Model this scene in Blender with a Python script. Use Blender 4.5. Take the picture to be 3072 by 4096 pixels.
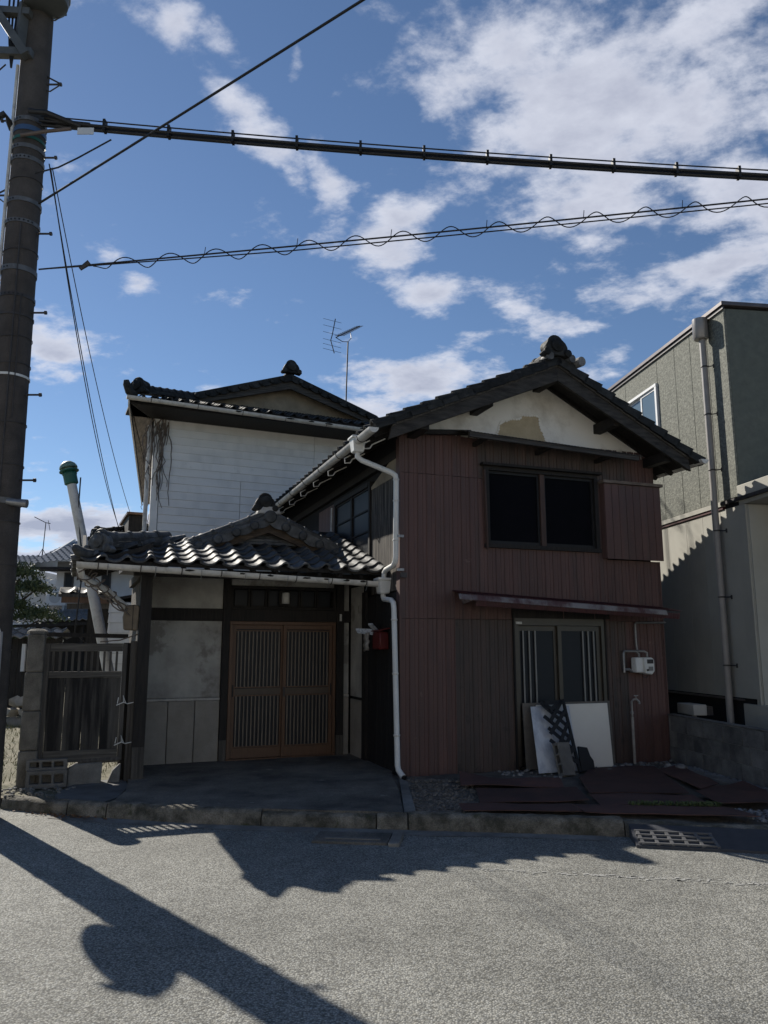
import bpy, bmesh, math, random
from mathutils import Vector, Matrix, noise
R = math.radians
rnd = random.Random(7)
scene = bpy.context.scene
for o in list(bpy.data.objects): bpy.data.objects.remove(o)
COL = scene.collection

# ------------------------------------------------------------------ camera
cam_data = bpy.data.cameras.new('camera')
cam_data.sensor_fit = 'HORIZONTAL'; cam_data.sensor_width = 36.0; cam_data.lens = 36.0
cam_data.clip_start = 0.05; cam_data.clip_end = 3000
cam = bpy.data.objects.new('camera', cam_data); COL.objects.link(cam)
cam.location = (0, 0, 1.65); cam.rotation_euler = (R(90 + 9.97), 0, 0)
scene.camera = cam
scene.render.resolution_x = 768; scene.render.resolution_y = 1024

# ------------------------------------------------------------------ world and sun
SUN_AZ, SUN_EL = 42.0, 34.0            # degrees left of +Y, above the horizon
SKY_STRENGTH, SUN_STRENGTH, EXPOSURE = 0.070, 4.7, 0.50
SKY_TOP = 1.0
sun_vec = Vector((-math.sin(R(SUN_AZ)) * math.cos(R(SUN_EL)), math.cos(R(SUN_AZ)) * math.cos(R(SUN_EL)), math.sin(R(SUN_EL))))
world = bpy.data.worlds.new('World'); scene.world = world; world.use_nodes = True
def build_world():
    nt = world.node_tree; N = nt.nodes; L = nt.links; N.clear()
    def nd(t, **kw):
        n = N.new(t)
        for k, v in kw.items(): setattr(n, k, v)
        return n
    def math_(op, a, b=None, c=None, clamp=False):
        n = nd('ShaderNodeMath', operation=op, use_clamp=clamp)
        for i, v in enumerate((a, b, c)):
            if v is None: continue
            if isinstance(v, (int, float)): n.inputs[i].default_value = v
            else: L.new(v, n.inputs[i])
        return n.outputs[0]
    out = nd('ShaderNodeOutputWorld'); bg = nd('ShaderNodeBackground')
    bg.inputs['Strength'].default_value = SKY_STRENGTH
    sky = nd('ShaderNodeTexSky', sky_type='NISHITA'); sky.sun_disc = False
    sky.sun_elevation = R(SUN_EL); sky.sun_rotation = R(-SUN_AZ)
    sky.altitude = 50; sky.air_density = 0.9; sky.dust_density = 0.04; sky.ozone_density = 3.8
    tc = nd('ShaderNodeTexCoord'); d = tc.outputs['Generated']
    # flat cloud deck coordinates : direction divided by its height
    sep = nd('ShaderNodeSeparateXYZ'); L.new(d, sep.inputs[0])
    zz = math_('ADD', math_('MAXIMUM', sep.outputs[2], 0.0), 0.22)
    comb = nd('ShaderNodeCombineXYZ')
    L.new(math_('DIVIDE', sep.outputs[0], zz), comb.inputs[0]); L.new(math_('DIVIDE', sep.outputs[1], zz), comb.inputs[1])
    mp = nd('ShaderNodeMapping'); L.new(comb.outputs[0], mp.inputs[0]); mp.inputs['Rotation'].default_value = (0, 0, R(35)); mp.inputs['Scale'].default_value = (1.0, 1.25, 1)
    def noise_(scale, detail, rough, dist=0.0, vec=None):
        n = nd('ShaderNodeTexNoise'); n.inputs['Scale'].default_value = scale; n.inputs['Detail'].default_value = detail
        n.inputs['Roughness'].default_value = rough; n.inputs['Distortion'].default_value = dist
        L.new(vec or mp.outputs[0], n.inputs['Vector']); return n.outputs['Fac']
    n1 = noise_(5.4, 12, 0.60, 0.08)
    n2 = noise_(13.0, 9, 0.62, 0.10)
    n3 = noise_(1.6, 3, 0.5)
    # cloud banks as directions on the sky (unit vector, angular half sizes, tilt)
    cover = None
    for (c, rx, ry, ang, st) in CLOUDS:
        c = Vector(c).normalized()
        ax = Vector((0, 0, 1)).cross(-c).normalized(); ay = (-c).cross(ax).normalized() * -1
        if ay.z < 0: ay = -ay
        if ax.x < 0: ax = -ax
        a = R(ang); u = (ax * math.cos(a) + ay * math.sin(a)) / rx; v = (-ax * math.sin(a) + ay * math.cos(a)) / ry
        sub = nd('ShaderNodeVectorMath', operation='SUBTRACT'); L.new(d, sub.inputs[0]); sub.inputs[1].default_value = c
        du = nd('ShaderNodeVectorMath', operation='DOT_PRODUCT'); L.new(sub.outputs[0], du.inputs[0]); du.inputs[1].default_value = u
        dv = nd('ShaderNodeVectorMath', operation='DOT_PRODUCT'); L.new(sub.outputs[0], dv.inputs[0]); dv.inputs[1].default_value = v
        r2 = math_('ADD', math_('MULTIPLY', du.outputs['Value'], du.outputs['Value']), math_('MULTIPLY', dv.outputs['Value'], dv.outputs['Value']))
        m = math_('MULTIPLY', math_('EXPONENT', math_('MULTIPLY', r2, -1.1)), st)
        cover = m if cover is None else math_('MAXIMUM', cover, m)
    base = math_('MULTIPLY_ADD', n3, 0.30, -0.13)
    tot = math_('ADD', math_('ADD', math_('MULTIPLY', n1, 1.30), math_('MULTIPLY', n2, 0.42)), math_('ADD', math_('MULTIPLY', cover, 0.46), base))
    mr = nd('ShaderNodeMapRange', interpolation_type='SMOOTHSTEP'); L.new(tot, mr.inputs[0])
    mr.inputs[1].default_value = 1.01; mr.inputs[2].default_value = 1.33; mr.inputs[3].default_value = 0.0; mr.inputs[4].default_value = 0.93
    shade = nd('ShaderNodeMapRange'); L.new(math_('ADD', tot, math_('MULTIPLY', n2, -.55)), shade.inputs[0]); shade.inputs[1].default_value = 1.32; shade.inputs[2].default_value = .86
    cr = nd('ShaderNodeMix', data_type='RGBA'); L.new(shade.outputs[0], cr.inputs[0])
    cr.inputs[6].default_value = (4.0, 4.3, 5.5, 1); cr.inputs[7].default_value = (7.7, 8.0, 9.0, 1)
    mx = nd('ShaderNodeMix', data_type='RGBA'); L.new(mr.outputs[0], mx.inputs[0]); L.new(sky.outputs[0], mx.inputs[6]); L.new(cr.outputs[2], mx.inputs[7])
    L.new(mx.outputs[2], bg.inputs['Color']); L.new(bg.outputs[0], out.inputs[0])
def sky_dir(x, y):                       # direction of a point of the sky seen at tangent offsets x, y from the view axis
    p = R(9.97); return (x, math.cos(p) - y * math.sin(p), math.sin(p) + y * math.cos(p))
CLOUDS = [(sky_dir(x, y), rx, ry, a, s) for (x, y, rx, ry, a, s) in [
    (.28, .56, .26, .13, -12, 1.0), (.27, .44, .15, .09, -25, .9), (.47, .47, .11, .18, 0, .95), (.12, .60, .10, .07, 20, .75), (.40, .36, .10, .08, -20, .6),
    (-.17, .505, .13, .028, -42, .85), (-.07, .425, .035, .06, 25, .85), (.015, .345, .055, .075, 15, 1.0), (.05, .285, .05, .045, 0, .95),
    (.31, .27, .19, .032, 12, .75), (.45, .33, .12, .045, 15, .85), (.13, .23, .09, .015, 8, .45), (.03, .165, .12, .042, 0, 1.0), (-.03, .14, .10, .04, 0, .9), (.28, .18, .05, .03, 0, .7),
    (-.27, .63, .022, .03, -40, .8), (-.115, .59, .013, .025, 0, .75), (-.32, .30, .022, .018, 0, .8), (-.35, .33, .02, .015, 0, .6), (-.44, .215, .05, .018, -20, .9), (-.42, .185, .04, .02, 0, .55),
    (-.39, -.018, .16, .026, 0, 1.3), (-.42, -.07, .16, .024, 0, 1.2), (-.22, .15, .035, .014, 0, .7), (-.21, .60, .05, .025, -30, .55), (.0, .65, .05, .03, 0, .55)]]
build_world()
sd = bpy.data.lights.new('sun', 'SUN'); sd.energy = SUN_STRENGTH; sd.angle = R(0.53); sd.color = (1.0, 0.94, 0.84)
sun = bpy.data.objects.new('sun', sd); COL.objects.link(sun); sun.location = sun_vec * 60
sun.rotation_euler = sun_vec.to_track_quat('Z', 'Y').to_euler()
vs = scene.view_settings
vs.view_transform = 'Standard'; vs.look = 'None'; vs.exposure = EXPOSURE; vs.gamma = 1; vs.use_curve_mapping = False

# ------------------------------------------------------------------ materials
MATS = {}
def M(name, col, col2=None, rough=.8, scale=5., stretch=(1, 1, 1), contrast=(.35, .68), bump=0., bscale=60., metallic=0., objvar=0., speck=None, spec=.4, detail=7., streak=None, flecks=None):
    """noise mix of two colours in object space, optional fine speckle, vertical streaks and relief"""
    if name in MATS: return MATS[name]
    m = bpy.data.materials.new(name); m.use_nodes = True; nt = m.node_tree; N = nt.nodes; L = nt.links
    bs = N['Principled BSDF']; bs.inputs['Roughness'].default_value = rough; bs.inputs['Metallic'].default_value = metallic
    bs.inputs['Specular IOR Level'].default_value = spec
    if col2 is None: col2 = tuple(c * .68 for c in col)
    tc = N.new('ShaderNodeTexCoord'); oi = N.new('ShaderNodeObjectInfo')
    off = N.new('ShaderNodeVectorMath'); off.operation = 'SCALE'; off.inputs[0].default_value = (17.3, 9.1, 23.7); L.new(oi.outputs['Random'], off.inputs['Scale'])
    add = N.new('ShaderNodeVectorMath'); L.new(tc.outputs['Object'], add.inputs[0]); L.new(off.outputs[0], add.inputs[1])
    mp = N.new('ShaderNodeMapping'); mp.inputs['Scale'].default_value = stretch; L.new(add.outputs[0], mp.inputs[0])
    nz = N.new('ShaderNodeTexNoise'); nz.inputs['Scale'].default_value = scale; nz.inputs['Detail'].default_value = detail; nz.inputs['Roughness'].default_value = .62
    L.new(mp.outputs[0], nz.inputs['Vector'])
    mr = N.new('ShaderNodeMapRange'); L.new(nz.outputs['Fac'], mr.inputs[0]); mr.inputs[1].default_value = contrast[0]; mr.inputs[2].default_value = contrast[1]
    mx = N.new('ShaderNodeMix'); mx.data_type = 'RGBA'; L.new(mr.outputs[0], mx.inputs[0]); mx.inputs[6].default_value = (*col2, 1); mx.inputs[7].default_value = (*col, 1)
    cur = mx.outputs[2]
    if streak:                               # (colour, amount, scale) vertical run marks
        mp2 = N.new('ShaderNodeMapping'); mp2.inputs['Scale'].default_value = (1, 1, .06); L.new(add.outputs[0], mp2.inputs[0])
        ns = N.new('ShaderNodeTexNoise'); ns.inputs['Scale'].default_value = streak[2]; ns.inputs['Detail'].default_value = 6; L.new(mp2.outputs[0], ns.inputs['Vector'])
        ms = N.new('ShaderNodeMapRange'); ms.inputs[1].default_value = .48; ms.inputs[2].default_value = .72; ms.inputs[4].default_value = streak[1]; L.new(ns.outputs['Fac'], ms.inputs[0])
        m3 = N.new('ShaderNodeMix'); m3.data_type = 'RGBA'; L.new(ms.outputs[0], m3.inputs[0]); L.new(cur, m3.inputs[6]); m3.inputs[7].default_value = (*streak[0], 1); cur = m3.outputs[2]
    if flecks:                               # (colour, scale, threshold, amount) scattered chips and spots
        nf = N.new('ShaderNodeTexNoise'); nf.inputs['Scale'].default_value = flecks[1]; nf.inputs['Detail'].default_value = 8; nf.inputs['Roughness'].default_value = .68; L.new(add.outputs[0], nf.inputs['Vector'])
        mf = N.new('ShaderNodeMapRange'); mf.inputs[1].default_value = flecks[2]; mf.inputs[2].default_value = flecks[2] + .06; mf.inputs[4].default_value = flecks[3]; L.new(nf.outputs['Fac'], mf.inputs[0])
        m4 = N.new('ShaderNodeMix'); m4.data_type = 'RGBA'; L.new(mf.outputs[0], m4.inputs[0]); L.new(cur, m4.inputs[6]); m4.inputs[7].default_value = (*flecks[0], 1); cur = m4.outputs[2]
    if speck:                                # (scale, amount low, amount high) fine brightness grain
        n2 = N.new('ShaderNodeTexNoise'); n2.inputs['Scale'].default_value = speck[0]; n2.inputs['Detail'].default_value = 3; n2.inputs['Roughness'].default_value = .7; L.new(tc.outputs['Object'], n2.inputs['Vector'])
        m2 = N.new('ShaderNodeMapRange'); m2.inputs[1].default_value = .3; m2.inputs[2].default_value = .7; m2.inputs[3].default_value = speck[1]; m2.inputs[4].default_value = speck[2]; L.new(n2.outputs['Fac'], m2.inputs[0])
        sc = N.new('ShaderNodeVectorMath'); sc.operation = 'SCALE'; L.new(cur, sc.inputs[0]); L.new(m2.outputs[0], sc.inputs['Scale']); cur = sc.outputs[0]
    if objvar:
        mo = N.new('ShaderNodeMapRange'); mo.inputs[3].default_value = 1 - objvar; mo.inputs[4].default_value = 1 + objvar; L.new(oi.outputs['Random'], mo.inputs[0])
        so = N.new('ShaderNodeVectorMath'); so.operation = 'SCALE'; L.new(cur, so.inputs[0]); L.new(mo.outputs[0], so.inputs['Scale']); cur = so.outputs[0]
    L.new(cur, bs.inputs['Base Color'])
    if bump:
        nb = N.new('ShaderNodeTexNoise'); nb.inputs['Scale'].default_value = bscale; nb.inputs['Detail'].default_value = 5; L.new(mp.outputs[0], nb.inputs['Vector'])
        bp = N.new('ShaderNodeBump'); bp.inputs['Strength'].default_value = bump; bp.inputs['Distance'].default_value = .02; L.new(nb.outputs['Fac'], bp.inputs['Height']); L.new(bp.outputs[0], bs.inputs['Normal'])
    MATS[name] = m; return m

TILE = M('kiln_fired_tile', (.105, .107, .108), (.038, .039, .040), rough=.62, scale=11, objvar=.4, bump=.22, bscale=45, spec=.35)
TILE_DARK = M('weathered_dark_tile', (.036, .037, .037), (.015, .0155, .015), rough=.7, scale=9, objvar=.4, bump=.3, bscale=40, spec=.2)
WOOD_DARK = M('smoke_dark_wood', (.026, .022, .019), (.010, .009, .009), rough=.75, scale=7, stretch=(6, 6, .5), bump=.25, bscale=18)
WOOD_GREY = M('silvered_old_wood', (.115, .105, .092), (.035, .031, .028), rough=.85, scale=4, stretch=(9, 9, .45), bump=.3, bscale=14, contrast=(.3, .7))
WOOD_PLANK = M('weathered_plank', (.17, .15, .125), (.022, .018, .015), rough=.85, scale=2.2, stretch=(12, 12, .8), bump=.3, bscale=9, contrast=(.42, .75))
WOOD_BEAM_X = M('greyed_beam', (.085, .078, .07), (.025, .022, .02), rough=.8, scale=4, stretch=(.6, 9, 9), bump=.3, bscale=14)
WOOD_BROWN = M('brown_door_timber', (.140, .076, .044), (.092, .051, .031), rough=.5, scale=5, stretch=(8, 8, .8), bump=.08, bscale=20)
WOOD_RED = M('reddish_frame_wood', (.085, .045, .033), (.045, .026, .02), rough=.6, scale=5, stretch=(8, 8, .8))
SLAT = M('pale_door_slat', (.22, .185, .15), (.15, .125, .10), rough=.5, scale=6, stretch=(4, 4, .6))
PANEL_RED = M('red_brown_painted_steel', (.122, .066, .057), (.094, .054, .048), rough=.62, flecks=((.25, .17, .14), 5, .66, .6), scale=1.6, stretch=(3, 3, .6), contrast=(.38, .62), speck=(55, .88, 1.08), objvar=.07, bump=.05, bscale=40, streak=((.075, .055, .05), .6, 6))
PANEL_SHADE = M('shade_toned_steel', (.095, .064, .055), (.058, .047, .042), rough=.62, flecks=((.03, .026, .024), 4, .60, .6), scale=1.6, stretch=(3, 3, .6), contrast=(.38, .62), speck=(55, .88, 1.08), objvar=.08, bump=.05, bscale=40, streak=((.07, .058, .052), .5, 7))  # duller copy of the red panels, shade under the awning put into the colour
PLASTER = M('grey_wall_plaster', (.45, .44, .405), (.27, .26, .24), flecks=((.19, .175, .155), 1.5, .53, .75), rough=.92, scale=1.7, contrast=(.34, .6), bump=.1, bscale=90, speck=(160, .9, 1.1), detail=5)
GABLE_PL = M('cream_gable_plaster', (.82, .79, .72), (.50, .46, .39), rough=.9, scale=1.6, contrast=(.3, .5), bump=.08, bscale=60)
CLAY = M('exposed_tan_clay', (.50, .41, .27), (.42, .34, .22), rough=.95, scale=12, bump=.2, bscale=80)
TAN_PL = M('tan_earth_plaster', (.30, .25, .18), (.20, .165, .12), rough=.95, scale=3, bump=.15, bscale=70)
GRANITE = M('washed_grit_panel', (.35, .32, .28), (.25, .23, .20), rough=.9, scale=2.5, speck=(260, .72, 1.25), bump=.3, bscale=220)
CONC = M('old_concrete', (.255, .245, .225), (.12, .115, .105), rough=.93, scale=3.5, speck=(120, .75, 1.2), bump=.35, bscale=70)
CONC_DARK = M('stained_dark_concrete', (.22, .20, .17), (.065, .061, .055), rough=.94, scale=1.5, speck=(80, .6, 1.35), bump=.7, bscale=38, contrast=(.34, .66), flecks=((.40, .38, .34), 7, .63, .7))
KERB = M('mossy_kerb_concrete', (.25, .225, .185), (.062, .058, .044), flecks=((.05, .055, .025), 6, .58, .7), rough=.95, scale=5, speck=(90, .6, 1.35), bump=.7, bscale=45, contrast=(.38, .68))
PVC = M('white_pvc', (.74, .74, .72), (.60, .60, .57), rough=.45, scale=4, stretch=(1, 1, .4), speck=(30, .93, 1.03))
PVC_OLD = M('grimy_white_gutter', (.62, .60, .56), (.36, .34, .31), rough=.55, scale=6, contrast=(.28, .5), speck=(12, .88, 1.05))
SIDING = M('white_clapboard_paint', (.84, .825, .79), (.74, .73, .70), flecks=((.45, .44, .42), 2.2, .66, .35), rough=.6, scale=1.2, stretch=(.5, 1, 3), contrast=(.3, .65), speck=(70, .96, 1.03), streak=((.50, .50, .485), .4, 3))
STEEL = M('galvanised_steel', (.34, .345, .35), (.22, .22, .22), rough=.45, metallic=.7, scale=14)
STEEL_DK = M('dull_dark_steel', (.07, .065, .065), (.04, .037, .036), rough=.55, metallic=.3, scale=14)
ALU_BRONZE = M('bronze_aluminium', (.085, .075, .062), (.07, .06, .05), rough=.4, metallic=.5, scale=6)
ALU_BAR = M('grey_aluminium_bar', (.24, .23, .22), (.19, .18, .17), rough=.45, metallic=.4, scale=6)
RUBBER = M('black_cable_sheath', (.018, .018, .02), (.012, .012, .013), rough=.5, scale=10)
IRON_RED = M('maroon_awning_steel', (.075, .02, .022), (.045, .014, .016), rough=.5, scale=8)
RUST = M('rusty_brown_mat', (.13, .062, .05), (.075, .043, .038), rough=.85, scale=3, bump=.25, bscale=90, speck=(200, .7, 1.25), objvar=.22)
WHITE_BOARD = M('cream_painted_board', (.74, .70, .62), (.66, .62, .54), rough=.5, scale=1.2)
MARBLE = M('mottled_bluish_board', (.60, .63, .67), (.36, .39, .45), rough=.55, scale=7, stretch=(1, 1, .5), contrast=(.35, .6))
BLOCK = M('hollow_concrete_block', (.215, .205, .19), (.14, .135, .125), rough=.95, scale=5, speck=(180, .6, 1.3), bump=.5, bscale=130)
BLOCK_WALL = M('weathered_block_wall', (.20, .195, .185), (.075, .073, .072), rough=.95, scale=3, speck=(120, .7, 1.25), bump=.5, bscale=90, objvar=.12)
BLACK = M('black_painted_wood', (.012, .012, .013), (.008, .008, .009), rough=.6, scale=8)
RED = M('red_enamel', (.13, .016, .015), (.085, .012, .012), rough=.4, scale=6)
PAPER = M('newsprint', (.46, .48, .50), (.22, .24, .26), rough=.8, scale=26, contrast=(.38, .5))
GREEN_CAP = M('green_vent_plastic', (.025, .13, .10), (.02, .095, .075), rough=.5, scale=6)
GREEN_LITE = M('faded_green_dome', (.17, .26, .20), (.12, .19, .15), rough=.5, scale=6)
POLE = M('aged_pole_concrete', (.088, .076, .068), (.048, .042, .038), rough=.9, scale=4, speck=(140, .7, 1.25), bump=.3, bscale=120)
G_UP = M('sage_rough_siding', (.20, .203, .172), (.120, .124, .104), rough=.85, scale=20, bump=.4, bscale=34, speck=(38, .68, 1.38), contrast=(.42, .62), stretch=(1, 1, 1.6))
G_LOW = M('cream_smooth_siding', (.42, .41, .365), (.35, .34, .30), rough=.85, scale=1.4, streak=((.33, .32, .28), .35, 4), bump=.15, bscale=200)
G_FRONT = M('deep_green_siding', (.13, .14, .12), (.10, .11, .095), rough=.85, scale=9, bump=.5, bscale=25)
COPING = M('brown_metal_coping', (.13, .11, .11), (.09, .078, .078), rough=.4, metallic=.4, scale=5)
WHITE_FR = M('white_window_frame', (.78, .78, .77), (.70, .70, .69), rough=.4, scale=5)
FOUND = M('dark_foundation_coat', (.075, .077, .08), (.055, .056, .058), rough=.8, scale=4)
STONE = M('old_gate_stone', (.20, .185, .16), (.095, .088, .074), rough=.95, scale=5, speck=(120, .7, 1.25), bump=.5, bscale=60)
DIRT = M('gritty_dirt', (.20, .175, .145), (.095, .083, .07), rough=.97, scale=5, speck=(130, .5, 1.45), bump=.8, bscale=60)
GRAVEL = M('crushed_stone', (.27, .265, .26), (.15, .15, .15), rough=.9, scale=9, speck=(40, .7, 1.2))
LEAF = M('pine_needles', (.055, .08, .032), (.02, .036, .014), rough=.7, scale=5, contrast=(.3, .7))
WEED = M('weed_leaf', (.10, .13, .045), (.05, .07, .025), rough=.7, scale=8)
DRY = M('dry_grass_blade', (.23, .20, .10), (.10, .125, .045), rough=.8, scale=3)
BARK = M('bark', (.09, .07, .055), (.05, .04, .03), rough=.9, scale=9, bump=.4, bscale=30)
VINE = M('dead_vine_stem', (.21, .17, .14), (.11, .09, .075), rough=.9, scale=12)
UNLIT = M('unlit_interior', (.010, .010, .012), (.008, .008, .009), rough=.9, scale=3)  # near-black colour stands in for unlit rooms behind panes and board gaps
SCREEN = M('black_insect_screen', (.006, .006, .009), (.004, .005, .007), rough=.9, scale=6, spec=.08)
DIRTY_HOLE = M('leaf_dirt', (.02, .018, .015), (.012, .011, .01), rough=.95, scale=30)
FARWALL = M('far_white_stucco', (.62, .63, .64), (.54, .55, .56), rough=.85, scale=2)
FARGREY = M('far_grey_wall', (.42, .43, .44), (.36, .37, .38), rough=.85, scale=2)
LAMP = M('frosted_lamp_glass', (.55, .55, .53), (.48, .48, .46), rough=.35, scale=4)
BROWN_BOX = M('tan_meter_box', (.20, .155, .105), (.13, .10, .07), rough=.7, scale=6)
BLUE_TAPE = M('blue_band', (.05, .10, .20), (.04, .08, .16), rough=.5, scale=6)
NET = M('ramp_dark_plate', (.060, .064, .075), (.045, .048, .057), rough=.65, scale=8, bump=.2, bscale=150)
ORANGE = M('orange_mirror_hood', (.55, .16, .03), rough=.5)
def glass(name, col, rough=.06):
    m = bpy.data.materials.new(name); m.use_nodes = True; b = m.node_tree.nodes['Principled BSDF']
    b.inputs['Base Color'].default_value = (*col, 1); b.inputs['Roughness'].default_value = rough; b.inputs['Specular IOR Level'].default_value = .7
    N = m.node_tree.nodes; L = m.node_tree.links
    tc = N.new('ShaderNodeTexCoord'); n = N.new('ShaderNodeTexNoise'); n.inputs['Scale'].default_value = 1.7; L.new(tc.outputs['Object'], n.inputs['Vector'])
    bp = N.new('ShaderNodeBump'); bp.inputs['Strength'].default_value = .04; L.new(n.outputs['Fac'], bp.inputs['Height']); L.new(bp.outputs[0], b.inputs['Normal'])
    MATS[name] = m; return m
GLASS_DK = glass('dark_window_glass', (.012, .016, .022), .08)
GLASS_FROST = glass('frosted_dark_glass', (.016, .019, .024), .42); GLASS_FROST.node_tree.nodes['Principled BSDF'].inputs['Specular IOR Level'].default_value = .22
GLASS_SKY = glass('clear_window_glass', (.10, .14, .17), .03)

def road_material():
    m = bpy.data.materials.new('worn_asphalt'); m.use_nodes = True; nt = m.node_tree; N = nt.nodes; L = nt.links; b = N['Principled BSDF']
    b.inputs['Roughness'].default_value = .88; b.inputs['Specular IOR Level'].default_value = .3
    tc = N.new('ShaderNodeTexCoord'); P = tc.outputs['Object']
    def nz(scale, det, rough=.6, v=None):
        n = N.new('ShaderNodeTexNoise'); n.inputs['Scale'].default_value = scale; n.inputs['Detail'].default_value = det; n.inputs['Roughness'].default_value = rough; L.new(v or P, n.inputs['Vector']); return n.outputs['Fac']
    def mr(x, a, b_, c, d):
        n = N.new('ShaderNodeMapRange'); L.new(x, n.inputs[0])
        for i, v in enumerate((a, b_, c, d)): n.inputs[i + 1].default_value = v
        return n.outputs[0]
    def mul(a, b_):
        n = N.new('ShaderNodeMath'); n.operation = 'MULTIPLY'; L.new(a, n.inputs[0])
        if isinstance(b_, (int, float)): n.inputs[1].default_value = b_
        else: L.new(b_, n.inputs[1])
        return n.outputs[0]
    vo = N.new('ShaderNodeTexVoronoi'); vo.inputs['Scale'].default_value = 92; L.new(P, vo.inputs['Vector'])      # stone chips
    vcol = N.new('ShaderNodeSeparateColor'); L.new(vo.outputs['Color'], vcol.inputs[0])
    chip = mr(vcol.outputs[0], 0, 1, .62, 1.42)
    gap = mr(vo.outputs['Distance'], .25, .75, 1.10, .48)
    big = mr(nz(.45, 6, .65), .32, .68, .74, 1.16); mid = mr(nz(5, 6), .3, .7, .86, 1.12)
    val = mul(mul(mul(chip, gap), mul(big, mid)), .27)
    # worn hairline cracks running along the kerb
    wv = N.new('ShaderNodeMapping'); wv.inputs['Scale'].default_value = (.35, 1.6, 1); L.new(P, wv.inputs[0])
    wob = N.new('ShaderNodeMix'); wob.data_type = 'VECTOR'; wob.inputs[0].default_value = .12
    nn = N.new('ShaderNodeTexNoise'); nn.inputs['Scale'].default_value = 5; nn.inputs['Detail'].default_value = 5; L.new(P, nn.inputs['Vector']); L.new(wv.outputs[0], wob.inputs[4]); L.new(nn.outputs['Color'], wob.inputs[5])
    vc = N.new('ShaderNodeTexVoronoi'); vc.feature = 'DISTANCE_TO_EDGE'; vc.inputs['Scale'].default_value = .62; L.new(wob.outputs[1], vc.inputs['Vector'])
    crack = mr(vc.outputs['Distance'], .0, .004, .72, 1.0)
    val = mul(val, crack)
    hue = mr(nz(40, 2), .3, .7, 0, 1)
    mx = N.new('ShaderNodeMix'); mx.data_type = 'RGBA'; L.new(hue, mx.inputs[0]); mx.inputs[6].default_value = (1.03, 1.0, .87, 1); mx.inputs[7].default_value = (.99, 1.0, .95, 1)
    sc = N.new('ShaderNodeVectorMath'); sc.operation = 'SCALE'; L.new(mx.outputs[2], sc.inputs[0]); L.new(val, sc.inputs['Scale'])
    L.new(sc.outputs[0], b.inputs['Base Color'])
    bp = N.new('ShaderNodeBump'); bp.inputs['Strength'].default_value = .55; bp.inputs['Distance'].default_value = .006
    L.new(mr(vo.outputs['Distance'], 0, .7, 1, 0), bp.inputs['Height']); L.new(bp.outputs[0], b.inputs['Normal'])
    return m
ASPHALT = road_material()

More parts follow.
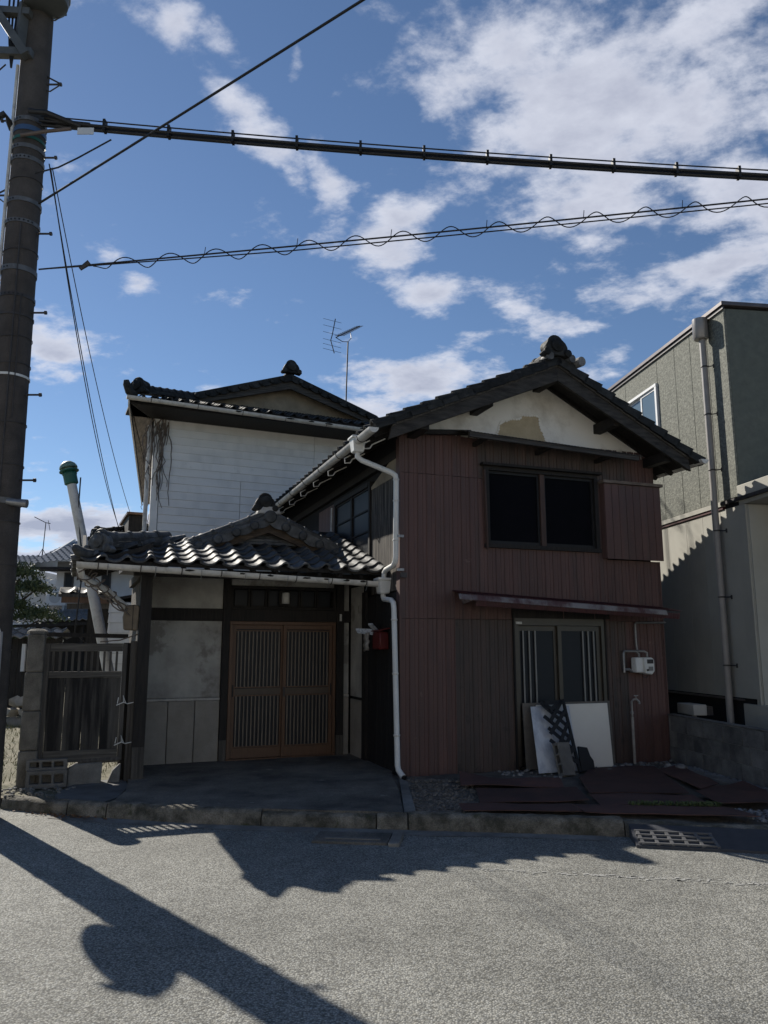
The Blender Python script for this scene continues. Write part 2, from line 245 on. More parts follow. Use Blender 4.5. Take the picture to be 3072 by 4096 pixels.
# ------------------------------------------------------------------ mesh helpers
class MB:
    def __init__(s): s.v = []; s.f = []
    def add(s, vs, fs):
        n = len(s.v); s.v += [tuple(p) for p in vs]; s.f += [tuple(i + n for i in f) for f in fs]; return s
    def box(s, x0, x1, y0, y1, z0, z1, mat=None):
        vs = [Vector((x, y, z)) for z in (z0, z1) for y in (y0, y1) for x in (x0, x1)]
        if mat is not None: vs = [mat @ v for v in vs]
        return s.add(vs, [(0, 2, 3, 1), (4, 5, 7, 6), (0, 1, 5, 4), (2, 6, 7, 3), (0, 4, 6, 2), (1, 3, 7, 5)])
    def prism(s, pts, vec):                  # polygon (3-D points) pushed along vec
        n = len(pts); pts = [Vector(p) for p in pts]; vec = Vector(vec)
        vs = pts + [p + vec for p in pts]
        return s.add(vs, [tuple(range(n))[::-1], tuple(range(n, 2 * n))] + [(i, (i + 1) % n, n + (i + 1) % n, n + i) for i in range(n)])
    def beam(s, a, b, w, h, up=(0, 0, 1)):   # rectangular bar between two points
        a = Vector(a); b = Vector(b); d = (b - a).normalized(); side = d.cross(Vector(up)).normalized(); u = side.cross(d)
        q = [side * (-w / 2) + u * (-h / 2), side * (w / 2) + u * (-h / 2), side * (w / 2) + u * (h / 2), side * (-w / 2) + u * (h / 2)]
        return s.prism([a + k for k in q], b - a)
    def tube(s, pts, r, n=8, cap=True):
        pts = [Vector(p) for p in pts]; m = len(pts); rr = r if isinstance(r, (list, tuple)) else [r] * m
        t0 = (pts[1] - pts[0]).normalized(); up = Vector((0, 0, 1)) if abs(t0.z) < .9 else Vector((1, 0, 0)); prev = None; vs = []
        for i, p in enumerate(pts):
            t = (pts[min(i + 1, m - 1)] - pts[max(i - 1, 0)]).normalized()
            x = (prev - t * prev.dot(t)).normalized() if prev is not None else t.cross(up).normalized()
            prev = x; y = t.cross(x)
            vs += [p + (x * math.cos(2 * math.pi * k / n) + y * math.sin(2 * math.pi * k / n)) * rr[i] for k in range(n)]
        fs = [(i * n + k, i * n + (k + 1) % n, (i + 1) * n + (k + 1) % n, (i + 1) * n + k) for i in range(m - 1) for k in range(n)]
        if cap: fs += [tuple(range(n))[::-1], tuple(range((m - 1) * n, m * n))]
        return s.add(vs, fs)
    def lathe(s, prof, origin=(0, 0, 0), axis=(0, 0, 1), n=16):
        ax = Vector(axis).normalized(); x = ax.orthogonal().normalized(); y = ax.cross(x); o = Vector(origin)
        vs = [o + ax * h + (x * math.cos(2 * math.pi * k / n) + y * math.sin(2 * math.pi * k / n)) * max(r, 1e-4) for r, h in prof for k in range(n)]
        m = len(prof); fs = [(i * n + k, i * n + (k + 1) % n, (i + 1) * n + (k + 1) % n, (i + 1) * n + k) for i in range(m - 1) for k in range(n)]
        fs += [tuple(range(n))[::-1], tuple(range((m - 1) * n, m * n))]
        return s.add(vs, fs)
    def ico(s, c, r, sq=(1, 1, 1), seed=0, rough=.25):
        bm = bmesh.new(); bmesh.ops.create_icosphere(bm, subdivisions=1, radius=1); rg = random.Random(seed)
        vs = [Vector(c) + Vector((v.co.x * sq[0], v.co.y * sq[1], v.co.z * sq[2])) * r * (1 + rg.uniform(-rough, rough)) for v in bm.verts]
        fs = [tuple(v.index for v in f.verts) for f in bm.faces]; bm.free(); return s.add(vs, fs)
    def mesh(s, name, mat, smooth=True, ang=38):
        me = bpy.data.meshes.new(name); me.from_pydata(s.v, [], s.f); me.validate()
        me.materials.append(mat)
        bm = bmesh.new(); bm.from_mesh(me); bmesh.ops.recalc_face_normals(bm, faces=bm.faces); bm.to_mesh(me); bm.free()
        if smooth:
            me.polygons.foreach_set('use_smooth', [True] * len(me.polygons)); me.set_sharp_from_angle(angle=R(ang))
        return me
    def build(s, name, mat, parent=None, label=None, kind=None, bevel=0, smooth=True, ang=38):
        o = bpy.data.objects.new(name, s.mesh(name, mat, smooth, ang)); COL.objects.link(o)
        if parent: o.parent = parent
        if label: o['label'] = label
        if kind: o['kind'] = kind
        if bevel:
            b = o.modifiers.new('edge', 'BEVEL'); b.width = bevel; b.segments = 1; b.limit_method = 'ANGLE'
        return o
def tag(o, label, cat, group=None, kind=None):
    o['label'] = label; o['category'] = cat
    if group: o['group'] = group
    if kind: o['kind'] = kind
    return o
def thing(name, label, cat, loc=(0, 0, 0), yaw=0., group=None):
    o = bpy.data.objects.new(name, None); COL.objects.link(o); o.empty_display_size = .2
    o.location = loc; o.rotation_euler = (0, 0, R(yaw)); return tag(o, label, cat, group)
def inst(name, me, parent, M4):
    o = bpy.data.objects.new(name, me); COL.objects.link(o); o.parent = parent; o.matrix_basis = M4; return o
def frame(o, ex, ey, n):
    m = Matrix.Identity(4)
    for i, a in enumerate((ex, ey, n)):
        for j in range(3): m[j][i] = a[j]
    m.translation = Vector(o); return m
def box(name, mat, parent, *b, **k): return MB().box(*b).build(name, mat, parent, **k)
def local(o_xy, yaw):
    c, s = math.cos(R(yaw)), math.sin(R(yaw))
    return lambda x, y, z=0.: Vector((o_xy[0] + c * x - s * y, o_xy[1] + s * x + c * y, z))
def catenary(a, b, sag, n=24):
    a = Vector(a); b = Vector(b); return [a.lerp(b, i / n) - Vector((0, 0, sag * 4 * (i / n) * (1 - i / n))) for i in range(n + 1)]
def shared(name, build):                      # mesh built once
    if name not in bpy.data.meshes: build()
    return bpy.data.meshes[name]

# roof tile : a wide trough and one raised roll, butt end showing its thickness
PITCH, EXPO = .265, .235
def tile_mesh(mat, name):
    prof = [(0, .010), (.045, -.010), (.095, -.020), (.145, -.012), (.185, .012), (.212, .040), (.240, .051), (.268, .040), (.292, .010)]
    m = MB(); k = len(prof); lo = -.024
    vs = [(x, 0, z + .034) for x, z in prof] + [(x, .30, z + .004) for x, z in prof] + [(x, 0, z + .034 + lo) for x, z in prof] + [(x, .12, z + .0 + lo * .6) for x, z in prof]
    fs = [(i, i + 1, k + i + 1, k + i) for i in range(k - 1)] + [(i, 2 * k + i, 2 * k + i + 1, i + 1) for i in range(k - 1)] + [(2 * k + i, 3 * k + i, 3 * k + i + 1, 2 * k + i + 1) for i in range(k - 1)]
    fs += [(0, k, 3 * k, 2 * k), (k - 1, 3 * k - 1, 4 * k - 1, 2 * k - 1)]
    m.add(vs, fs); me = m.mesh(name, mat, ang=50); return me
TILE_ME = tile_mesh(TILE, 'roof_tile'); TILE_DK_ME = tile_mesh(TILE_DARK, 'roof_tile_dark')
def roof_tiles(parent, O, ex, ey, ncol, nrow, me, keep=None, stuff=None, rg=rnd):
    """one object per tile; tiles for which stuff(i, j) is true are joined into one mesh"""
    ex = Vector(ex).normalized(); ey = Vector(ey).normalized(); n = ex.cross(ey); far = MB(); O = Vector(O)
    for j in range(nrow):
        for i in range(ncol):
            p = O + ex * (i * PITCH) + ey * (j * EXPO)
            if keep and not keep(p + ex * .14 + ey * .1): continue
            a = R(rg.uniform(-1.6, 1.6)); e1 = ex * math.cos(a) + ey * math.sin(a); e2 = n.cross(e1)
            M4 = frame(p + n * rg.uniform(-.003, .006) + ey * rg.uniform(-.006, .006), e1, e2, n)
            if stuff and stuff(i, j): far.add([M4 @ v.co for v in me.vertices], [tuple(f.vertices) for f in me.polygons])
            else: inst('roof_tile', me, parent, M4)
    if far.v: far.build('roof_tile_field', me.materials[0], parent, kind='stuff', ang=50)
# ridge : stacked flat courses under half-round caps
def cap_mesh(mat, name):
    m = MB(); k = 8; vs = []
    for (y, r) in ((0, .085), (.03, .092), (.05, .078), (.27, .074)):
        vs += [(r * math.cos(math.pi * t / k), y, r * math.sin(math.pi * t / k)) for t in range(k + 1)]
    q = k + 1; fs = [(a * q + t, a * q + t + 1, (a + 1) * q + t + 1, (a + 1) * q + t) for a in range(3) for t in range(k)]
    fs += [tuple(range(q)), tuple(range(3 * q, 4 * q))[::-1]]
    m.add(vs, fs); return m.mesh(name, mat)
CAP_ME = cap_mesh(TILE, 'ridge_cap'); CAP_DK_ME = cap_mesh(TILE_DARK, 'ridge_cap_dark')
def ridge(parent, a, b, cap, mat, courses=2, width=.2, start=0.):
    a = Vector(a); b = Vector(b); d = (b - a).normalized(); side = d.cross(Vector((0, 0, 1))).normalized(); up = side.cross(d); L = (b - a).length
    for c in range(courses):
        w = width + .05 - .035 * c; z = .035 * c
        n = max(1, int(L / .5))
        for q in range(n):
            MB().beam(a + d * (L * q / n + .004) + up * (z + .016), a + d * (L * (q + 1) / n - .004) + up * (z + .016), w + rnd.uniform(-.006, .006), .03, up).build('ridge_course', mat, parent)
    nn = int(L / .25)
    for q in range(nn):
        inst('ridge_cap_tile', cap, parent, frame(a + d * (.25 * q + start) + up * (.035 * courses), side, d, up))
def onigawara(parent, pos, face, s, mat):
    """ridge-end ornament: lobed shield with round crown, boss and side scrolls"""
    f = Vector(face).normalized(); side = Vector((0, 0, 1)).cross(f).normalized(); up = Vector((0, 0, 1)); P = Vector(pos)
    pts = [(-.30, 0), (-.35, .06), (-.29, .12), (-.25, .14), (-.26, .22), (-.21, .31), (-.14, .37), (-.05, .40), (.05, .40), (.14, .37), (.21, .31), (.26, .22), (.25, .14), (.29, .12), (.35, .06), (.30, 0), (.10, .03), (-.10, .03)]
    m = MB(); m.prism([P + (side * x + up * z) * s - f * .10 * s for x, z in pts], f * .16 * s)
    o = m.build('ridge_end_tile', mat, parent, bevel=.008)
    c = MB(); c.lathe([(q * s, h * s) for q, h in ((.0, .0), (.125, 0), (.145, .02), (.135, .045), (.09, .05), (.06, .075), (.0, .085))], P + up * .24 * s + f * .06 * s, f, 14)
    for sg in (-1, 1):
        c.lathe([(.0, 0), (.085 * s, 0), (.08 * s, .04 * s), (.035 * s, .06 * s), (0, .06 * s)], P + side * .245 * sg * s + up * .085 * s + f * .06 * s, f, 10)
    c.build('ridge_end_boss', mat, o)
    t = MB(); cz = P + up * .30 * s
    t.lathe([(q * s, h * s) for q, h in ((.0, -.34), (.16, -.34), (.165, -.06), (.185, -.05), (.19, .0), (.175, .02), (.0, .025))], cz, f, 18); t.build('crown_roll', mat, o)
def gutter(parent, a, b, r, mat, up=(0, 0, 1), brackets=0, name='gutter', hooks=True):
    a = Vector(a); b = Vector(b); d = (b - a).normalized(); side = d.cross(Vector((0, 0, 1))).normalized(); k = 8; m = MB(); vs = []
    upv = side.cross(d)
    for p in (a, b):
        for rr in (r, r * .9):
            vs += [p + side * (rr * math.cos(math.pi + math.pi * t / k)) + upv * (rr * math.sin(math.pi + math.pi * t / k)) for t in range(k + 1)]
    q = k + 1; fs = [(t, t + 1, 2 * q + t + 1, 2 * q + t) for t in range(k)] + [(q + t, 3 * q + t, 3 * q + t + 1, q + t + 1) for t in range(k)]
    fs += [(0, 2 * q, 3 * q, q), (k, q + k, 3 * q + k, 2 * q + k)]
    fs += [tuple(range(q)), tuple(range(2 * q, 3 * q))[::-1]]
    m.add(vs, fs); g = m.build(name, mat, parent, ang=60)
    L = (b - a).length; n = brackets
    for i in range(n):
        p = a + d * (L * (i + .5) / n)
        t = MB(); t.tube([p + side * ((r + .004) * math.cos(math.pi + math.pi * j / 8)) + upv * ((r + .004) * math.sin(math.pi + math.pi * j / 8)) for j in range(9)], .006, 5)
        t.build('gutter_strap', STEEL_DK, g)
    return g

# ------------------------------------------------------------------ ground
KERB_LINE = [(-3.98, 8.36), (-3.16, 8.02), (-1.73, 7.64), (-.08, 7.44), (1.04, 7.30), (2.14, 7.16), (3.2, 6.95), (6.5, 6.30), (14, 4.7)]
def kerb_y(x):
    for (a, b) in zip(KERB_LINE, KERB_LINE[1:]):
        if a[0] <= x <= b[0]: return a[1] + (b[1] - a[1]) * (x - a[0]) / (b[0] - a[0])
    return 8.36 + (-3.98 - x) * .35 if x < -3.98 else 4.7
m = MB(); m.add([(-400, -300, -.03), (400, -300, -.03), (400, 500, -.03), (-400, 500, -.03)], [(0, 1, 2, 3)]); m.build('ground', DIRT, None, kind='structure')
def grid_sheet(name, mat, x0, x1, nx, yfun0, yfun1, ny, zf, kind='structure'):
    m = MB()
    for i in range(nx + 1):
        x = x0 + (x1 - x0) * i / nx; a, b = yfun0(x), yfun1(x)
        for j in range(ny + 1):
            y = a + (b - a) * j / ny; m.v.append((x, y, zf(x, y)))
    m.f = [(i * (ny + 1) + j, (i + 1) * (ny + 1) + j, (i + 1) * (ny + 1) + j + 1, i * (ny + 1) + j + 1) for i in range(nx) for j in range(ny)]
    return m.build(name, mat, None, kind=kind, ang=80)
road_pts = [(-60, 9.2), (-4.6, 8.6)] + KERB_LINE + [(60, -5)]
m = MB()
for i, (x, y) in enumerate(road_pts): m.v += [(x, y + .02, 0.), (x, -9.0, 0.)]
m.f = [(2 * i + 1, 2 * i + 3, 2 * i + 2, 2 * i) for i in range(len(road_pts) - 1)]
m.build('road', ASPHALT, None, kind='structure')
m = MB(); rg = random.Random(12)
for k in range(330):
    t = rg.random(); x = .7 + 6.3 * t; y = 6.16 - .185 * (x - .7) + rg.gauss(0, .022); a = rg.uniform(.006, .03); h = rg.uniform(.004, .012); q = rg.uniform(-.3, .1)
    m.add([(x - a, y + q * a - h, .0035), (x + a, y - q * a * .3 - h * .6, .0035), (x + a * .8, y + h, .0035), (x - a * .7, y + h * .8, .0035)], [(0, 1, 2, 3)])
m.build('worn_paint_line', M('worn_road_paint', (.42, .42, .40), (.30, .30, .29), rough=.9, scale=20), None, kind='stuff')
# smooth concrete channel strip at the kerb foot
m = MB(); xs = [-3.3 + .25 * i for i in range(22)]
for x in xs:
    y = kerb_y(x); w = .17 + .05 * noise.noise(Vector((x * 1.3, 0, 0))) + .03 * noise.noise(Vector((x * 7, 3, 0)))
    m.v += [(x, y + .01, .005), (x, y - w, .004)]
m.f = [(2 * i + 1, 2 * i + 3, 2 * i + 2, 2 * i) for i in range(len(xs) - 1)]
m.build('kerb_channel', CONC, None, kind='structure')
# yard of dirt and grit behind the kerb
def yard_z(x, y): return .105 + .02 * noise.noise(Vector((x * 1.1, y * 1.1, 0))) + .012 * noise.noise(Vector((x * 5, y * 5, 2))) + (.02 if y > 9.2 else 0)
yard = grid_sheet('dirt_yard', DIRT, -.05, 4.55, 80, lambda x: kerb_y(x) + .10, lambda x: 12.0, 80, yard_z)
lot = grid_sheet('side_lot', M('dry_lot_soil', (.24, .215, .16), (.12, .115, .07), rough=.97, scale=3, speck=(90, .55, 1.4), bump=.7, bscale=50), -14, -3.0, 50, lambda x: kerb_y(max(x, -3.98)) + .10 + max(0, -3.98 - x) * .25, lambda x: 34.0, 60, lambda x, y: .10 + .03 * noise.noise(Vector((x * .8, y * .8, 5))))
# concrete apron before the porch, its two slabs split by a crack
EL = local((-3.14, 10.3), 22); BL = local((.21, 9.55), 20); GL = local((4.70, 9.99), 8); WL = local((-1.9, 17.2), 24)
def slab(name, pts, z0, zf, mat, rough=.0):
    """thick slab with a subdivided top"""
    bm = bmesh.new(); vs = [bm.verts.new((x, y, 0)) for x, y in pts]; f = bm.faces.new(vs)
    bmesh.ops.triangulate(bm, faces=[f]); bmesh.ops.subdivide_edges(bm, edges=bm.edges[:], cuts=5, use_grid_fill=True)
    ext = bmesh.ops.extrude_face_region(bm, geom=bm.faces[:]); top = {v for v in ext['geom'] if isinstance(v, bmesh.types.BMVert)}
    for v in bm.verts:
        x, y = v.co.x, v.co.y; v.co.z = zf(x, y) + rough * noise.noise(Vector((x * 3, y * 3, 1))) if v in top else z0
    bmesh.ops.recalc_face_normals(bm, faces=bm.faces); me = bpy.data.meshes.new(name); bm.to_mesh(me); bm.free()
    me.materials.append(mat); o = bpy.data.objects.new(name, me); COL.objects.link(o); o['kind'] = 'structure'; return o
def apron_z(x, y): return .135 + .018 * max(0, min(1, (y - kerb_y(x)) / 2.5))
e = lambda x, y: EL(x, y)[:2]
slab('concrete_apron', [(-2.70, 8.02), (-1.6, 7.74), (0.18, 7.52), (.16, 8.6), (.10, 9.35), BL(-.01, .3)[:2], BL(-.01, 1.9)[:2], e(2.95, .08), e(-.2, .08), e(-.22, -1.12), (-2.76, 8.6)], .02, apron_z, CONC_DARK, .006)
slab('gate_slab', [(-3.44, 8.42), (-3.30, 8.20), (-2.80, 8.06), (-2.74, 8.3), (-2.83, 8.9), (-3.05, 9.45), (-3.45, 9.25), (-3.5, 8.9)], .02, lambda x, y: .128, M('blue_grey_slab', (.165, .168, .168), (.09, .09, .088), rough=.9, scale=3, speck=(110, .75, 1.2), bump=.25, bscale=60), .004)
slab('concrete_edging', [(.19, 7.55), (.30, 7.52), (.27, 9.1), (.18, 9.4)], .02, lambda x, y: .135, CONC, .012)
slab('concrete_strip', [GL(-.98, -2.6)[:2], GL(-.82, -2.6)[:2], GL(-.80, .2)[:2], GL(-1.0, .35)[:2]], .02, lambda x, y: .15, CONC, .012)

# kerb stones, each with worn edges
def kerb_stone(x0, x1, h, seed, depth=.15):
    m = MB(); n = max(3, int((x1 - x0) / .07)); rg = random.Random(seed)
    for i in range(n + 1):
        x = x0 + .006 + (x1 - x0 - .012) * i / n; y = kerb_y(x); w = rg.uniform(-.008, .008); w2 = rg.uniform(-.008, .008)
        m.v += [(x, y + rg.uniform(-.006, .006), -.02), (x, y + .012 + w, h * .72), (x, y + .04 + w2, h + rg.uniform(-.008, .006)), (x + rg.uniform(-.01, .01), y + depth, h + rg.uniform(-.006, .008)), (x, y + depth, -.02)]
    m.f = [(5 * i + k, 5 * (i + 1) + k, 5 * (i + 1) + k + 1, 5 * i + k + 1) for i in range(n) for k in range(4)] + [tuple(range(5))[::-1], tuple(range(5 * n, 5 * n + 5))]
    return m.mesh('kerb_stone', KERB, ang=60)
kerb = bpy.data.objects.new('kerb', None); COL.objects.link(kerb); kerb['kind'] = 'structure'
joints = [-3.97, -3.15, -2.72, -1.15, -.07, .22, 2.13, 3.4, 4.6, 6.2]
for i, (a, b) in enumerate(zip(joints, joints[1:])):
    o = bpy.data.objects.new('kerb_stone', kerb_stone(a, b, .128 + .012 * ((i * 7) % 3 - 1), 40 + i)); COL.objects.link(o); o.parent = kerb
# drain cover let into the channel
dr = thing('drain_cover', 'worn concrete drain cover at the kerb foot before the porch', 'drain cover', (-.24, 7.10, 0), -7)
box('cover_slab', CONC_DARK, dr, -.36, .30, -.20, .16, -.02, .022, bevel=.008); box('lifting_bar', CONC, dr, -.26, .22, -.12, -.08, .021, .030); box('end_block', CONC, dr, .305, .40, -.24, .16, -.02, .030, bevel=.006)

# ================================================================== BROWN HOUSE
BH = thing('brown_house', 'two-storey house clad in red-brown steel panels with a peeling white gable', 'house', (.21, 9.55, 0), 20)
SL = .447; XR, ZR = 2.03, 5.40
SLR = .525
def broof(x): return ZR - (SL if x < XR else SLR) * abs(x - XR)
WX0, WX1, WZ0, WZ1 = 1.17, 2.95, 2.93, 4.02
DX0, DX1, DZ1 = 1.57, 2.95, 2.02
# core walls
c = MB(); c.box(.04, 3.9, .12, 7.2, .02, 4.2); c.prism([(.04, .12, 4.2), (3.9, .12, 4.2), (3.9, .12, broof(3.9) - .09), (XR, .12, ZR - .09), (.04, .12, broof(.04) - .09)], (0, 7.0, 0))
c.build('inner_wall', UNLIT, BH)
# siding panels : folded steel strips with a standing seam
def panel(x0, x1, z0, z1, mat, y=0., d=.115):
    s = .011; m = MB()
    xm_ = (x0 + x1) / 2 - .008
    pts = [(x0, y + d), (x0, y), (xm_ - .007, y), (xm_ - .003, y + .005), (xm_ + .003, y + .005), (xm_ + .007, y), (x1 - .020, y), (x1 - .016, y - s), (x1 - .006, y - s), (x1 - .002, y + .002), (x1 - .002, y + d)]
    m.prism([(px, py, z0) for px, py in pts], (0, 0, z1 - z0)); return m.build('siding_panel', mat, BH, smooth=False)
NP = 32; PW = 3.93 / NP
for i in range(NP):
    x0, x1 = i * PW, (i + 1) * PW; xm = (x0 + x1) / 2
    awning_shade = .78 < xm < 3.35
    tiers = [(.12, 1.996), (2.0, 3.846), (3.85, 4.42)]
    for ti, (z0, z1) in enumerate(tiers):
        segs = [(z0, z1)]
        if WX0 < xm < WX1:
            segs = [(a, b) for s0, s1 in segs for a, b in ((s0, min(s1, WZ0)), (max(s0, WZ1), s1)) if b - a > .03]
        if DX0 < xm < DX1:
            segs = [(max(a, DZ1 if b > DZ1 else 99), b) for a, b in segs if b > DZ1 + .03]
        if xm > 3.02 and ti: segs = [(a, b) for s0, s1 in segs for a, b in ((s0, min(s1, 2.84)), (max(s0, 3.95), s1)) if b - a > .03]
        for a, b in segs:
            grey = (awning_shade and b < 2.05) or (a > 3.84 and 1.1 < xm < 3.4)  # panels below awning and pent roof take the shade-toned colour
            panel(x0, x1, a + rnd.uniform(0, .004), b, PANEL_SHADE if grey else PANEL_RED, rnd.uniform(-.002, .003))
box('base_board', WOOD_DARK, BH, .0, 3.93, .02, .12, .05, .125)
# corner trims
MB().box(-.022, .0, -.016, .10, .10, 4.3).build('corner_trim', PANEL_RED, BH); MB().box(3.93, 3.95, -.016, .10, .10, 2.84).build('corner_trim', PANEL_RED, BH)
# upper window
wn = MB(); wn.box(WX0, WX1, -.03, .12, WZ1 - .05, WZ1); wn.box(WX0, WX1, -.05, .12, WZ0, WZ0 + .05); wn.box(WX1 - .055, WX1, -.03, .12, WZ0 + .05, WZ1 - .05); wn.box(WX0 + .03, WX0 + .075, -.03, .12, WZ0 + .05, WZ1 - .05)
w = wn.build('upper_window', WOOD_DARK, BH)
box('mullion', WOOD_RED, w, 2.03, 2.10, -.012, .05, WZ0 + .05, WZ1 - .05)
MB().beam((WX0 + .02, -.04, WZ0 - .02), (WX0 - .005, -.05, WZ1 - .06), .03, .03).build('loose_jamb_strip', WOOD_RED, w)
for a, b in ((WX0 + .075, 2.03), (2.10, WX1 - .055)):
    box('screen', SCREEN, w, a, b, .045, .055, WZ0 + .05, WZ1 - .05)
    fr = MB(); fr.box(a, b, .02, .044, WZ0 + .05, WZ0 + .10); fr.box(a, b, .02, .044, WZ1 - .085, WZ1 - .05); fr.box(a, a + .03, .02, .044, WZ0 + .1, WZ1 - .085); fr.box(b - .03, b, .02, .044, WZ0 + .1, WZ1 - .085)
    fr.build('screen_frame', BLACK, w)
MB().box(1.13, 2.99, -.10, .02, WZ1 + .003, WZ1 + .035).build('head_board', WOOD_DARK, w)
# shutter box beside the window
sb = MB().box(3.0, 3.95, -.085, -.004, 2.86, 3.90).build('shutter_box', PANEL_RED, BH)
for i in range(8):
    x0 = 3.0 + i * .95 / 8; MB().box(x0 + .004, x0 + .95 / 8 - .003, -.101 - rnd.uniform(0, .004), -.086, 2.845, 3.90).build('shutter_board', PANEL_RED, sb)
box('box_cap', M('rust_grey_cap', (.20, .16, .13), (.12, .09, .07), rough=.7, scale=9), sb, 2.97, 3.98, -.14, 0.0, 3.905, 3.945)
# gable plaster, the fallen patch and the corrugated pent roof under it
gz = 4.42
MB().prism([(.05, .0, gz), (3.9, .0, gz), (3.9, .0, broof(3.9) - .1), (XR, .0, ZR - .1), (.05, .0, broof(.05) - .1)], (0, .11, 0)).build('gable_plaster', GABLE_PL, BH)
MB().prism([(1.396, -.004, 4.43), (1.43, -.004, 4.60), (1.462, -.004, 4.649), (1.60, -.004, 4.70), (1.765, -.004, 4.732), (1.775, -.004, 4.777), (2.047, -.004, 4.80), (2.083, -.004, 4.612), (2.12, -.004, 4.56), (2.136, -.004, 4.50), (2.149, -.004, 4.43)], (0, .02, 0)).build('bare_clay_patch', CLAY, BH)
rim = MB(); rg = random.Random(6); ed = [(1.396, 4.45), (1.43, 4.60), (1.462, 4.649), (1.60, 4.70), (1.765, 4.732), (1.775, 4.777), (2.047, 4.80), (2.083, 4.612), (2.12, 4.56), (2.149, 4.45)]
for (p, q) in zip(ed, ed[1:]):
    n = max(2, int(math.hypot(q[0] - p[0], q[1] - p[1]) / .035))
    for k in range(n):
        t = (k + .5) / n; x = p[0] + (q[0] - p[0]) * t; z = p[1] + (q[1] - p[1]) * t; a = rg.uniform(.012, .026)
        rim.prism([(x + a * math.cos(b * 1.05 + k) * rg.uniform(.6, 1.2), -.012, z + a * math.sin(b * 1.05 + k) * rg.uniform(.5, 1.1)) for b in range(6)], (0, .012, 0))
rim.build('broken_plaster_rim', GABLE_PL, BH)
def wave_sheet(x0, x1, ya, za, yb, zb, mat, name, parent, amp=.007, per=.05, drop=lambda t: 0., ragged=0., thick=.006):
    n = int((x1 - x0) / per * 6); m = MB(); rg = random.Random(3)
    for i in range(n + 1):
        x = x0 + (x1 - x0) * i / n; w = amp * math.sin(2 * math.pi * x / per); d = drop(i / n)
        rr = rg.uniform(-ragged, ragged)
        m.v += [(x, ya, za + w + d), (x, yb + rr, zb + w + d), (x, yb + rr, zb + w + d - thick), (x, ya, za + w + d - thick)]
    m.f = [(4 * i + k, 4 * (i + 1) + k, 4 * (i + 1) + (k + 1) % 4, 4 * i + (k + 1) % 4) for i in range(n) for k in range(4)]
    return m.build(name, mat, parent)
pr = wave_sheet(.74, 3.45, -.003, 4.47, -.40, 4.36, M('dark_corrugated_iron', (.08, .075, .07), (.035, .032, .03), rough=.6, metallic=.3, scale=6), 'pent_roof', BH, drop=lambda t: -.10 * t)
MB().beam((.80, -.36, 4.325), (3.40, -.36, 4.225), .05, .06).build('pent_fascia', WOOD_BEAM_X, pr)
for x in (1.05, 2.0, 2.95): MB().beam((x, 0, 4.30 - .04 * (x - 1)), (x, -.38, 4.31 - .04 * (x - 1)), .05, .05).build('pent_bracket', WOOD_DARK, pr)
MB().beam((.1, -.10, 4.36), (.95, -.10, 4.43), .06, .06).build('tie_beam', WOOD_DARK, BH)
# roof deck, rafters, barge boards
xl, xr_ = -.52, 4.30; y0, y1 = -.56, 7.4
for sgn, xe in ((-1, xl), (1, xr_)):
    MB().prism([(XR, y0, ZR), (xe, y0, broof(xe)), (xe, y0, broof(xe) - .05), (XR, y0, ZR - .05)], (0, y1 - y0, 0)).build('roof_deck', WOOD_DARK, BH)
    for k in range(22):
        y = -.36 + k * .34
        MB().beam((XR + sgn * .03, y, ZR - .082), (xe - sgn * .04, y, broof(xe - sgn * .04) - .082), .045, .055).build('rafter', WOOD_DARK, BH)
    zb = lambda x: broof(x) - .055
    MB().prism([(XR, -.545, zb(XR)), (xe + (-sgn) * .20, -.545, zb(xe - sgn * .2)), (xe - sgn * .16, -.545, zb(xe - sgn * .16) - .17), (XR, -.545, zb(XR) - .215)], (0, .045, 0)).build('barge_board', M('barge_timber', (.062, .056, .05), (.016, .0145, .013), rough=.8, scale=3.2, stretch=(1.4, 9, 7), bump=.35, bscale=11), BH, bevel=.004)
    MB().beam((XR + sgn * .01, -.556, zb(XR) - .012), (xe - sgn * .2, -.556, zb(xe - sgn * .2) - .012), .02, .026).build('barge_fillet', WOOD_GREY, BH)
for x in (.15, 1.05, 2.03, 3.0, 3.82):        # purlin ends
    box('purlin', WOOD_DARK, BH, x - .055, x + .055, -.46, 0.0, broof(x) - .26, broof(x) - .125)
kcol = int((y1 - y0) / PITCH) + 1
cs = math.cos(math.atan(SL)); sn = math.sin(math.atan(SL)); csr = math.cos(math.atan(SLR)); snr = math.sin(math.atan(SLR)); nrow = int((XR - xl) / cs / EXPO) + 1
near = lambda lim: (lambda i, j: False)
roof_tiles(BH, (xl - .05, y0 + kcol * PITCH - .02, broof(xl) - .02), (0, -1, 0), (cs, 0, sn), kcol, nrow, TILE_DK_ME, keep=lambda p: p.x < XR - .06, stuff=lambda i, j: i < kcol - 6 and j > 0)
roof_tiles(BH, (xr_ + .05, y0 - .03, broof(xr_) - .02), (0, 1, 0), (-csr, 0, snr), kcol, nrow, TILE_DK_ME, keep=lambda p: p.x > XR + .06, stuff=lambda i, j: i > 5 and j > 0)
